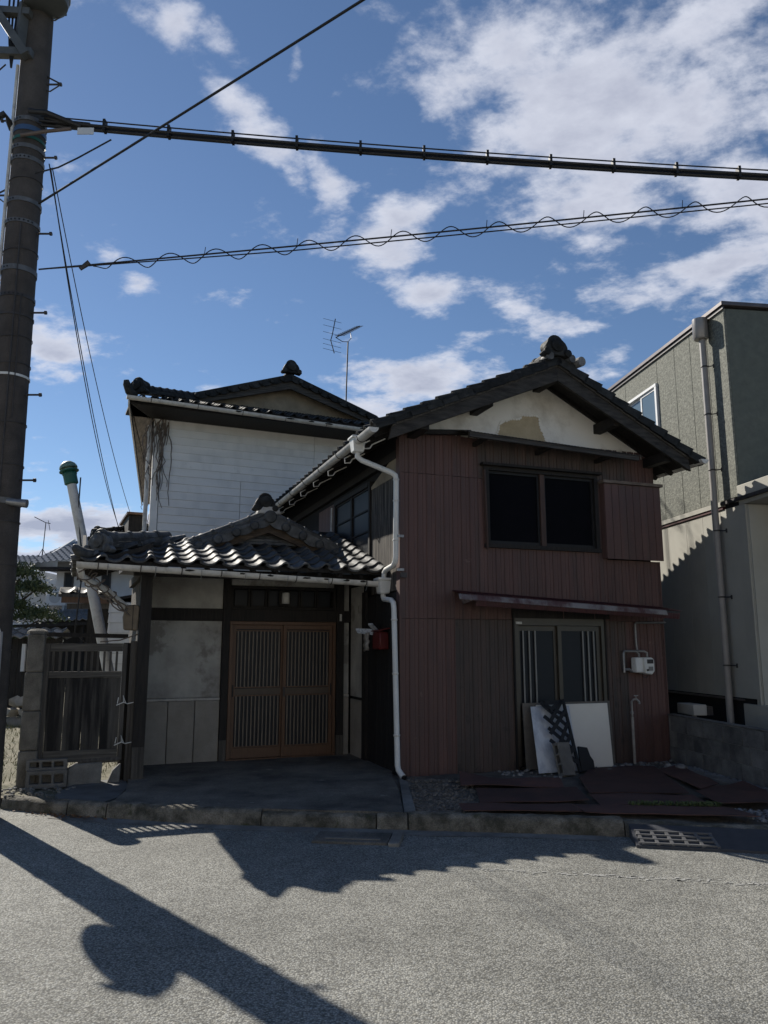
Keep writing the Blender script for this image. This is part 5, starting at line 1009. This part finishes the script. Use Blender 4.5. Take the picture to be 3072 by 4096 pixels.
box('wall', FARGREY, FB, -3, 1.2, 0, 5, 0, 5.35); box('wall', FARWALL, FB, .2, 3.0, -.5, 5, 0, 4.9); box('balcony', FARWALL, FB, .6, 2.6, -1.2, -.5, 4.5, 4.62)
wave_roof('roof', FB, (-3.4, -.9, 5.3), (1.5, -.9, 5.5), (1.5, 2.5, 6.4), (-3.4, 2.5, 6.4), FT, rows=7)
antenna('thin tv antenna on stay legs on the far grey roof', (-17.45, 39.0, 5.7), 2.25, 1.2, 0, 'tv antennas', True)
SG = thing('garden_gate_roof', 'small tile-roofed garden fence beyond the stone gate post', 'fence', (-8.6, 18, 0), 0)
wave_roof('roof', SG, (-.9, -.3, 1.86), (1.2, -.3, 1.86), (1.2, .1, 2.05), (-.9, .1, 2.05), FT, rows=2); wave_roof('roof', SG, (1.2, .5, 1.86), (-.9, .5, 1.86), (-.9, .1, 2.05), (1.2, .1, 2.05), FT, rows=2)
for k in range(14): box('fence_board', WOOD_DARK, SG, -.85 + k * .145, -.72 + k * .145, 0, .04, .1, 1.84)
box('notice_board', FARWALL, SG, .28, .36, -.08, -.02, 1.1, 1.72)
# dry-stone wall and stones on the path
SW = thing('stone_retaining_wall', 'low sunlit wall of rough pale stones behind the pole', 'wall', (-7.9, 16.0, 0), -12)
for k in range(26):
    o = MB().ico((-1.1 + (k % 9) * .26 + rnd.uniform(-.04, .04), rnd.uniform(-.05, .05), .16 + (k // 9) * .2), .15, (1.1, .8, .75), k); o.build('stone', M('pale_field_stone', (.36, .33, .28), (.22, .2, .17), rough=.95, scale=6, objvar=.2, bump=.4, bscale=40), SW)
gr = MB(); rg = random.Random(21)
for k in range(5200):
    x = rg.uniform(-9, -3.3); y = rg.uniform(8.75 + .4 * max(0, -3.98 - x), 17); 
    if x > -4.25 and y < 9.6: continue
    h = rg.uniform(.03, .13); a = rg.uniform(0, 6.28); w = .006; z = .11
    gr.add([(x - w * math.cos(a), y - w * math.sin(a), z), (x + w * math.cos(a), y + w * math.sin(a), z), (x + rg.uniform(-.06, .06), y + rg.uniform(-.06, .06), z + h)], [(0, 1, 2)])
gr.build('dry_grass', DRY, None, label='dry sunlit grass beside the gate post', kind='stuff')['category'] = 'grass'
# cloud-pruned pine
PT = thing('pine_tree', 'cloud-pruned garden pine behind the utility pole', 'tree', (-9.3, 19.2, 0))
b = MB(); b.tube([(0, 0, 0), (.08, 0, 1.2), (-.05, 0, 2.2), (.15, 0, 3.3)], [.13, .11, .08, .03], 8)
for (x, z) in ((.55, 3.0), (.75, 2.3), (-.6, 2.7), (.4, 1.75)): b.tube([(.0, 0, z - .35), (x * .5, .05, z - .2), (x, 0, z)], [.05, .035, .015], 6)
b.build('trunk', BARK, PT)
nd = MB(); rg = random.Random(8)
for (x, y, z, rx, rz) in ((.15, 0, 3.45, .55, .22), (.55, -.1, 3.05, .50, .2), (-.6, 0, 2.75, .5, .2), (.65, 0, 2.38, .62, .22), (-.35, .1, 3.2, .5, .2), (.45, .1, 1.80, .6, .2), (.1, -.2, 2.6, .5, .25), (-.5, 0, 2.1, .5, .22)):
    for k in range(1100):
        u = rg.gauss(0, .42); v = rg.gauss(0, .45); w = abs(rg.gauss(0, .5)); p = Vector((x + u * rx, y + v * rx, z + w * rz - .1 * (u * u + v * v)))
        d1 = Vector((rg.uniform(-1, 1), rg.uniform(-1, 1), rg.uniform(.1, 1))).normalized() * .11; s1_ = d1.orthogonal().normalized() * .022
        nd.add([p - s1_, p + s1_, p + d1], [(0, 1, 2)])
nd.build('crown', LEAF, PT, smooth=False)

# ================================================================== UTILITY POLE
UP = thing('utility_pole', 'tall concrete utility pole with step bolts and bands at the left', 'utility pole', (-3.96, 7.86, 0))
lean = lambda z: Vector((-.0090 * z, 0, 0))
prad = lambda z: .205 - .0055 * z
MB().tube([lean(z) + Vector((0, 0, z)) for z in (-.3, 0, 3, 6, 9, 12, 13)], [prad(max(z, 0)) for z in (-.3, 0, 3, 6, 9, 12, 13)], 28).build('shaft', POLE, UP)
BAND = M('dull_band_steel', (.17, .17, .17), (.10, .10, .10), rough=.55, metallic=.5, scale=14)
def band(z, h=.05, mat=BAND, holes=0, tilt=0.):
    r = prad(z); b = MB(); n = 24
    for (rr, zz) in ((r + .003, 0), (r + .010, .0), (r + .010, h), (r + .003, h)):
        b.v += [tuple(lean(z) + Vector((rr * math.cos(2 * math.pi * k / n), rr * math.sin(2 * math.pi * k / n), z + zz + tilt * math.cos(2 * math.pi * k / n)))) for k in range(n)]
    b.f = [(i * n + k, i * n + (k + 1) % n, ((i + 1) % 4) * n + (k + 1) % n, ((i + 1) % 4) * n + k) for i in range(4) for k in range(n)]
    o = b.build('band', mat, UP)
    if holes:
        hb = MB()
        for k in range(holes):
            a = R(-118 + k * 14); p = lean(z) + Vector(((r + .0105) * math.cos(a), (r + .0105) * math.sin(a), z + h / 2)); hb.lathe([(.0, 0), (.011, 0), (.011, .002), (0, .002)], p, (math.cos(a), math.sin(a), 0), 8)
        hb.build('band_slots', BLACK, o)
    return o
for z, h, hl, mt in ((7.46, .05, 2, BAND), (7.34, .06, 0, BLUE_TAPE), (7.24, .035, 0, GREEN_CAP), (7.12, .05, 2, BAND), (6.98, .05, 5, BAND), (6.47, .05, 2, BAND), (6.22, .045, 7, BAND), (5.66, .06, 2, BAND), (5.36, .04, 6, STEEL_DK), (5.15, .02, 0, STEEL_DK), (4.47, .025, 0, PVC), (3.10, .06, 2, BAND)): band(z, h, mt, hl)
for z in (1.6, 2.0, 2.45, 2.9, 3.5, 3.95, 4.6, 4.9, 5.9, 6.75): band(z, .008, STEEL_DK, 0, .02)
for k in range(22):                            # step bolts, alternating sides
    z = 2.9 + k * .465
    for sg in ((1,) if k % 2 else (-1,)):
        r = prad(z); b = MB(); c0 = lean(z) + Vector((sg * (r - .01), -.02, z)); b.tube([c0, c0 + Vector((sg * .16, 0, 0))], .011, 6); b.lathe([(.0, 0), (.022, 0), (.022, .022), (.0, .024)], c0 + Vector((sg * .155, 0, 0)), (sg, 0, 0), 8)
        if z > 7.9 or (sg < 0 and z < 7): b.tube([c0 + Vector((0, 0, -.08)), c0 + Vector((sg * .05, 0, -.09)), c0 + Vector((sg * .15, 0, -.015))], .008, 5); b.tube([c0 + Vector((0, 0, .10)), c0 + Vector((sg * .16, 0, .01))], .010, 5)
        b.build('step_bolt', STEEL_DK, UP)
def conduit(pts, r, mat, name='conduit'): return MB().tube(pts, r, 8).build(name, mat, UP)
cd = lambda z, ang, k=.02: tuple(lean(z) + Vector(((prad(z) + k) * math.cos(R(ang)), (prad(z) + k) * math.sin(R(ang)), z)))
conduit([cd(z, -148) for z in (8.2, 7.6, 7.0, 6.4, 5.8, 5.2, 4.8)], .018, PVC_OLD); conduit([cd(4.8, -148), cd(4.6, -150), cd(4.4, -165), cd(4.2, -175)], .018, PVC_OLD)
conduit([cd(z, -70, .008) for z in (6.2, 5.5, 4.6, 3.8, 2.9, 2.2)], .007, STEEL_DK, 'earth_wire'); conduit([cd(z, -52, .008) for z in (5.4, 4.6, 4.0)], .006, STEEL_DK, 'earth_wire')
conduit([cd(2.2, -70, .01), cd(2.1, -66, .03), cd(1.95, -55, .03), cd(1.80, -42, .03)], .008, PVC_OLD, 'earth_wire'); conduit([cd(z, -40, .024) for z in (1.80, 1.0, .3, -.1)], .024, M('grey_guard_tube', (.33, .33, .335), (.26, .26, .265), rough=.5, scale=6), 'guard_tube')
# clamp stub at the right, transformer and its frame near the top
MB().tube([lean(3.1) + Vector((.12, -.12, 3.12)), lean(3.1) + Vector((.32, -.10, 3.10))], [.035, .045], 10).build('clamp_stub', STEEL, UP)
tfm = MB(); TC = Vector((.16, -.22, 8.88)) + lean(8.6)
tfm.lathe([(.0, .0), (.20, .0), (.245, .03), (.255, .09), (.255, .95), (.235, .99), (.0, 1.02)], TC, (0, 0, 1), 26); tfm.build('transformer', M('grey_transformer_paint', (.09, .098, .096), (.07, .074, .072), rough=.5, scale=5), UP)
MB().lathe([(.262, 0), (.27, .01), (.27, .05), (.262, .06)], TC + Vector((0, 0, .12)), (0, 0, 1), 26).build('transformer_rim', STEEL, UP)
MB().lathe([(.262, 0), (.27, .01), (.27, .05), (.262, .06)], TC + Vector((0, 0, .75)), (0, 0, 1), 26).build('transformer_rim', STEEL, UP)
b = MB(); z = 8.28; l = lean(z)
b.beam(l + Vector((-.55, -.18, 8.30)), l + Vector((.05, -.19, 8.27)), .09, .09); b.beam(l + Vector((-.50, -.18, 8.30)), l + Vector((-.50, -.20, 8.85)), .07, .07); b.beam(l + Vector((-.50, -.20, 8.82)), l + Vector((.0, -.2, 8.78)), .09, .08)
b.beam(l + Vector((-.75, -.22, 9.35)), l + Vector((.0, -.22, 8.22)), .10, .09); b.beam(l + Vector((-.08, -.20, 8.9)), l + Vector((-.10, -.19, 8.36)), .11, .05)
b.build('crossarm_frame', M('painted_arm_steel', (.13, .135, .13), (.09, .092, .09), rough=.5, metallic=.3, scale=6), UP)
b = MB()
for k in range(4): b.tube([l + Vector((-.32 + .05 * k, -.1, 9.6)), l + Vector((-.28 + .05 * k, -.16, 8.9)), l + Vector((-.22 + .02 * k, -.19, 8.4)), l + Vector((-.18, -.18, 8.1))], .012, 5)
b.tube([l + Vector((-1.2, .0, 8.05)), l + Vector((-.5, -.1, 7.98)), l + Vector((-.25, -.17, 8.15))], .009, 5); b.build('jumper_wires', RUBBER, UP)
# crossarm and insulators above the frame
MB().beam(lean(10.4) + Vector((-.9, .1, 10.4)), lean(10.4) + Vector((.9, .1, 10.4)), .08, .08).build('crossarm', STEEL, UP)
conduit([cd(7.40, 200, .02), cd(7.46, 215, .06), tuple(lean(7.4) + Vector((-.20, -.20, 7.50))), tuple(lean(7.4) + Vector((-.42, -.2, 7.36))), tuple(lean(7.2) + Vector((-.50, -.18, 7.1))), tuple(lean(7.2) + Vector((-1.6, -.1, 7.02))), tuple(lean(7.2) + Vector((-14, .6, 7.0)))], .035, RUBBER, 'branch_cable')
# round road mirror on a bracket, its shadow lies on the asphalt
mr_ = MB(); mc = Vector((-.255, -.27, 2.80))
mr_.lathe([(.0, -.03), (.20, -.03), (.33, .0), (.345, .015), (.33, .03), (.15, .055), (.0, .06)], mc, (.975, .22, -.05), 28); mo = mr_.build('road_mirror', STEEL, UP)
hd = MB(); n = 14
for k in range(n + 1):
    a = math.pi * (.02 + .96 * k / n); hd.v += [tuple(mc + Vector((-.03, .30 * math.cos(a), .30 * math.sin(a)))), tuple(mc + Vector((.10, .31 * math.cos(a), .31 * math.sin(a))))]
hd.f = [(2 * k, 2 * k + 1, 2 * k + 3, 2 * k + 2) for k in range(n)]; hd.build('mirror_hood', ORANGE, mo)
b = MB(); b.tube([mc + Vector((-.03, .0, 0)), Vector((-.16, -.1, 2.78))], .03, 8); b.build('mirror_arm', STEEL, mo)

# ================================================================== CABLES
PX = Vector((-3.96, 7.86, 0))
def cable(name, label, strands, r, group='overhead cables', n=8):
    b = MB()
    for s in strands: b.tube(s, r, n)
    o = b.build(name, RUBBER, None); return tag(o, label, 'cable', group)
def offs(pts, dx, dy, dz): return [p + Vector((dx, dy, dz)) for p in pts]
main = catenary((-3.86, 7.74, 7.46), (26, 8.6, 7.4), .62, 60)
mainc = thing('cable_bundle', 'thick black bundle of cables with spacers crossing below the lone diagonal wire', 'cable', (0, 0, 0), 0, 'overhead cables')
for nm, o_, r_ in (('cable_strand', (0, .02, -.025), .020), ('cable_strand', (0, -.03, -.005), .016), ('cable_strand', (0, .03, .012), .012), ('messenger_wire', (0, 0, .075), .008)):
    MB().tube(offs(main, *o_), r_, 8).build(nm, RUBBER, mainc)
for k in range(1, 40):
    p = main[0].lerp(main[-1], 0); q = k * .72; i = min(int(q / 29.9 * 60), 59); pp_ = main[i].lerp(main[i + 1], q / 29.9 * 60 - i)
    MB().box(pp_.x - .014, pp_.x + .014, pp_.y - .04, pp_.y + .04, pp_.z - .05, pp_.z + .088).build('spacer', BLACK, mainc)
box('cable_tag', FARWALL, mainc, -3.42, -3.24, 7.70, 7.71, 7.28, 7.36)
MB().tube([(-3.80, 7.72, 7.50), (-3.6, 7.72, 7.44), (-3.3, 7.74, 7.42)], .028, 8).build('cable_strand', RUBBER, mainc); MB().tube([(-3.95, 7.64, 7.52), (-3.75, 7.64, 7.50), (-3.4, 7.74, 7.40)], .03, 8).build('cable_strand', RUBBER, mainc)
MB().tube([(-4.02, 7.64, 7.22), (-3.75, 7.68, 7.30), (-3.5, 7.72, 7.36)], .02, 8).build('cable_strand', M('brown_sheath', (.16, .12, .10), rough=.6), mainc)
sp1 = catenary((-3.76, 7.78, 5.70), (24, 5.6, 8.0), .22, 60)
spc = thing('spiral_cable', 'thin cable wrapped in a loose wire spiral, lowest crossing the sky', 'cable', (0, 0, 0), 0, 'overhead cables')
MB().tube(sp1, .009, 7).build('carrier_wire', RUBBER, spc); MB().tube([p - Vector((0, 0, .05 * min(1, i / 6))) for i, p in enumerate(sp1)], .007, 7).build('service_wire', RUBBER, spc)
pts = []
for k in range(900):
    t = .022 + .70 * k / 899 * 1.3
    if t > 1: break
    f_ = t * 60; i = min(int(f_), 59); p = sp1[i].lerp(sp1[i + 1], f_ - i) - Vector((0, 0, .02)); a = 2 * math.pi * t * 27.8 / .50
    amp = .062 if k > 8 else .062 * k / 8; pts.append(p + Vector((0, math.sin(a) * amp, math.cos(a) * amp)))
MB().tube(pts, .006, 5, True).build('spiral_wire', RUBBER, spc)
b = MB()
for k in range(1, 24):
    t = .03 + k * .036; f_ = t * 60; i = min(int(f_), 59); p = sp1[i].lerp(sp1[i + 1], f_ - i); b.tube([p - Vector((0, 0, .01)), p + Vector((.01, 0, .085))], .004, 4)
b.build('bird_spikes', RUBBER, spc)
MB().tube([sp1[1] + Vector((.0, 0, -.04)), sp1[1] + Vector((.1, 0, .04))], [.02, .03], 6).build('splice_clamp', STEEL_DK, spc)
cable('span_wire', 'single dark wire rising steeply overhead from the pole', [catenary((-3.80, 7.74, 6.46), (9.0, .107, 8.42), .05, 20)], .012)
cable('link_wire', 'short curved wire joining the pole to the thick bundle', [[(-3.85, 7.70, 6.80), (-3.60, 7.70, 6.87), (-3.40, 7.72, 7.0), (-3.05, 7.74, 7.24)]], .009)
cable('drop_wire', 'pair of thin house wires dropping from the pole behind the roof, left of two', [catenary((-3.80, 7.9, 7.05), (-5.94, 17, 4.26), .25, 16), catenary((-3.78, 7.9, 7.0), (-5.90, 17, 4.20), .45, 16)], .007, 'house drop wires', 5)
cable('drop_wire', 'single thin house wire dropping from the pole, right of two', [catenary((-3.76, 7.9, 7.0), (-5.62, 17, 4.40), .30, 16)], .006, 'house drop wires', 5)

# ================================================================== GROUND CLUTTER
SHEETS = [
    ('rusty sheet nearest the brown wall corner, its front edge curled', [(.88, 9.42), (1.99, 9.08), (1.95, 8.70), (.84, 8.78)], .172, .03),
    ('rusty sheet second from the wall at the left of the yard', [(.99, 8.68), (2.07, 8.66), (2.04, 8.01), (.94, 7.89)], .150, .012),
    ('rusty sheet along the kerb, left one', [(.72, 7.81), (1.79, 7.78), (1.82, 7.44), (.74, 7.50)], .158, .01),
    ('long rusty sheet along the kerb, right one', [(1.80, 7.75), (3.22, 7.61), (3.35, 7.20), (1.84, 7.40)], .160, .008),
    ('rusty sheet in the middle of the yard with weeds at its edge', [(2.12, 8.30), (3.17, 8.28), (3.19, 7.66), (2.09, 7.76)], .152, .01),
    ('large dark red rusty sheet before the leaning boards', [(2.26, 9.31), (2.59, 10.0), (3.43, 10.15), (3.16, 8.34), (2.13, 8.35)], .158, .012),
    ('rusty sheet with a lifted edge at the right of the yard', [(3.24, 8.40), (4.00, 8.95), (4.05, 8.52), (3.70, 7.72), (3.21, 7.68)], .172, .02),
    ('narrow rusty sheet beside the concrete strip by the block wall', [(3.36, 9.9), (3.80, 10.3), (3.72, 8.92), (3.40, 8.62)], .150, .01)]
for k, (lb, pts, z, wv) in enumerate(SHEETS):
    bm = bmesh.new(); f = bm.faces.new([bm.verts.new((x, y, 0)) for x, y in pts]); bmesh.ops.triangulate(bm, faces=[f]); bmesh.ops.subdivide_edges(bm, edges=bm.edges[:], cuts=6, use_grid_fill=True)
    for v in bm.verts: v.co.z = z + 1.8 * wv * noise.noise(Vector((v.co.x * 1.8 + k * 5, v.co.y * 1.8, 0))) + .004 * noise.noise(Vector((v.co.x * 9, v.co.y * 9, k)))
    me = bpy.data.meshes.new('rusty_sheet'); bm.to_mesh(me); bm.free(); me.materials.append(RUST); o = bpy.data.objects.new('rusty_sheet', me); COL.objects.link(o)
    s_ = o.modifiers.new('t', 'SOLIDIFY'); s_.thickness = .006; tag(o, lb, 'metal sheet', 'rusty sheets laid on the yard')
# kerb ramp with its grid
KR = thing('kerb_ramp', 'dark steel kerb ramp with a grid of slots at the right', 'kerb ramp', (2.16, 7.15, 0), -11.5)
def rz(y): return .115 + (.115 - .022) * y / .36     # y from 0 (kerb) to -.36 (road)
W_ = 2.6
MB().add([(0, 0, rz(0)), (W_, 0, rz(0)), (W_, -.36, rz(-.36)), (.02, -.36, rz(-.36)), (0, 0, .0), (W_, 0, 0), (W_, -.36, 0), (.02, -.36, 0)], [(3, 2, 1, 0), (0, 4, 7, 3), (3, 7, 6, 2), (1, 2, 6, 5), (4, 5, 6, 7)]).build('plate', NET, KR)
RB = M('ramp_rib', (.13, .13, .135), (.09, .09, .092), rough=.6, scale=8)
n_ = Vector((0, -.093 / .36, 1)).normalized()
for k in range(4):
    y = -.13 - k * .068; MB().beam((.03 + .004 * k, y, rz(y) + .007), (.66, y, rz(y) + .007), .022, .014).build('rib', RB, KR)
for k in range(6):
    x = .05 + k * .118; MB().beam((x, -.13, rz(-.13) + .006), (x + .03, -.352, rz(-.352) + .006), .026, .014).build('rib', RB, KR)
# stones and rubble
def rubble(name, n, region, r0, r1, label, seed, mat=GRAVEL, z=None):
    b = MB(); rg = random.Random(seed); k = 0; tries = 0
    while k < n and tries < n * 30:
        tries += 1; p = region(rg)
        if p is None: continue
        r = r0 + (r1 - r0) * rg.random() ** 2.5; b.ico((p[0], p[1], (yard_z(p[0], p[1]) if z is None else z) + r * .25), r, (1, rg.uniform(.6, 1), rg.uniform(.4, .8)), seed * 1000 + k); k += 1
    o = b.build(name, mat, None, kind='stuff', ang=25); o['label'] = label; o['category'] = 'gravel'; return o
rubble('rubble', 1500, lambda g: (lambda x, y: (x, y) if y > kerb_y(x) + .18 else None)(g.uniform(.28, 1.0), g.uniform(7.5, 9.4)), .004, .026, 'loose stones and grit before the corner of the brown wall', 1, M('brown_grit_stone', (.22, .20, .175), (.10, .09, .08), rough=.95, scale=14, speck=(40, .6, 1.3)))
rubble('rubble', 260, lambda g: BL(g.uniform(1.2, 3.9), -g.random() ** 1.6 * .75 - .05)[:2], .006, .04, 'broken stones along the foot of the brown wall', 2)
rubble('gravel', 1100, lambda g: GL(-.70 - g.random() * .16 - .02, g.uniform(-2.4, .6))[:2], .008, .030, 'bluish gravel strip along the block wall', 3, M('blue_grey_gravel', (.24, .25, .265), (.13, .135, .145), rough=.9, scale=9, speck=(40, .7, 1.25)), .13)
rubble('gravel', 420, lambda g: (g.uniform(3.3, 4.3), g.uniform(7.15, 7.66)), .008, .028, 'grey gravel showing between sheets and kerb at the right', 4, None or M('blue_grey_gravel', (1, 1, 1)), .13)
rubble('rubble', 240, lambda g: (g.uniform(-4.2, -3.4), g.uniform(8.35, 8.95)), .005, .03, 'sunlit crumbs of concrete on the kerb by the gate post', 5, CONC, .12)
for k, (x, y, r, lb) in enumerate([(3.74, 10.05, .075, 'largest pale stone at the foot of the block wall'), (3.63, 10.2, .06, 'squat grey stone next to the largest pale one by the block wall'), (2.78, 9.85, .045, 'pinkish pebble beside the black slab by the boards')]):
    o = MB().ico((x, y, .15), r, (1.2, .9, .8), 70 + k); tag(o.build('stone', GRAVEL, None, ang=25), lb, 'stone')
wd = MB(); rg = random.Random(33)
for k in range(420):
    x = rg.uniform(2.35, 3.2); y = 7.70 + rg.gauss(0, .022) - .03 * (x - 2.3); h = rg.uniform(.01, .05); a = rg.uniform(0, 6.28); c1, s1_ = math.cos(a), math.sin(a); z = .155
    wd.add([(x, y, z), (x + .018 * c1 - .01 * s1_, y + .018 * s1_ + .01 * c1, z + h), (x + .036 * c1, y + .036 * s1_, z + h * .7), (x + .018 * c1 + .01 * s1_, y + .018 * s1_ - .01 * c1, z + h)], [(0, 1, 2, 3)])
wd = wd.build('weeds', WEED, None, kind='stuff', smooth=False); wd['label'] = 'small green weeds in the gap between the rusty sheets'; wd['category'] = 'weeds'
lf = MB(); rg = random.Random(44)
for k in range(90):
    x = rg.gauss(-3.15, .22); y = kerb_y(x) - abs(rg.gauss(0, .06)) - .01; a = rg.uniform(0, 6.28); c1, s1_ = math.cos(a) * .02, math.sin(a) * .02; z = .008
    lf.add([(x, y, z), (x + c1 - s1_ * .5, y + s1_ + c1 * .5, z + rg.random() * .02), (x + 2 * c1, y + 2 * s1_, z + .004), (x + c1 + s1_ * .5, y + s1_ - c1 * .5, z + rg.random() * .02)], [(0, 1, 2, 3)])
lf = lf.build('dead_leaves', M('dead_leaf', (.22, .12, .06), (.12, .07, .04), rough=.8, scale=20), None, kind='stuff', smooth=False); lf['label'] = 'dead leaves gathered at the kerb below the gate'; lf['category'] = 'leaves'

# ================================================================== HOUSES ACROSS THE ROAD (unseen behind the viewer, added to bounce sunlight)
STUCCO = M('warm_stucco', (.80, .76, .68), (.70, .66, .58), rough=.9, scale=3, speck=(60, .9, 1.08))
for k, (x0, w, h, dy, lb) in enumerate(((-17, 11, 6.2, -.3, 'unseen pale stucco house added across the road for bounce light, left of the viewer'), (-4.5, 9.5, 5.6, 0, 'unseen pale stucco house added across the road for bounce light, right behind the viewer'), (6.5, 11, 6.4, -.4, 'unseen pale stucco house added across the road for bounce light, right of the viewer'))):
    hs = thing('added_stucco_house', lb, 'house', (x0, -6.0 + dy, 0), -10, 'added bounce houses across the road')
    box('wall', STUCCO, hs, 0, w, -7, 0, 0, h)
    for r_ in range(2):
        for q in range(3):
            xw = w * (q + .5) / 3 - .8; fo_ = box('window', WHITE_FR, hs, xw, xw + 1.6, -.02, .04, .9 + r_ * 2.8, 2.1 + r_ * 2.8); box('pane', GLASS_DK, fo_, xw + .07, xw + 1.53, .042, .05, .97 + r_ * 2.8, 2.03 + r_ * 2.8)
    MB().prism([(-.5, .5, h), (w + .5, .5, h), (w + .5, -3.5, h + 1.8), (-.5, -3.5, h + 1.8)], (0, 0, .08)).build('roof', FT, hs); MB().prism([(-.5, -7.5, h), (w + .5, -7.5, h), (w + .5, -3.5, h + 1.8), (-.5, -3.5, h + 1.8)], (0, 0, .08)).build('roof', FT, hs)
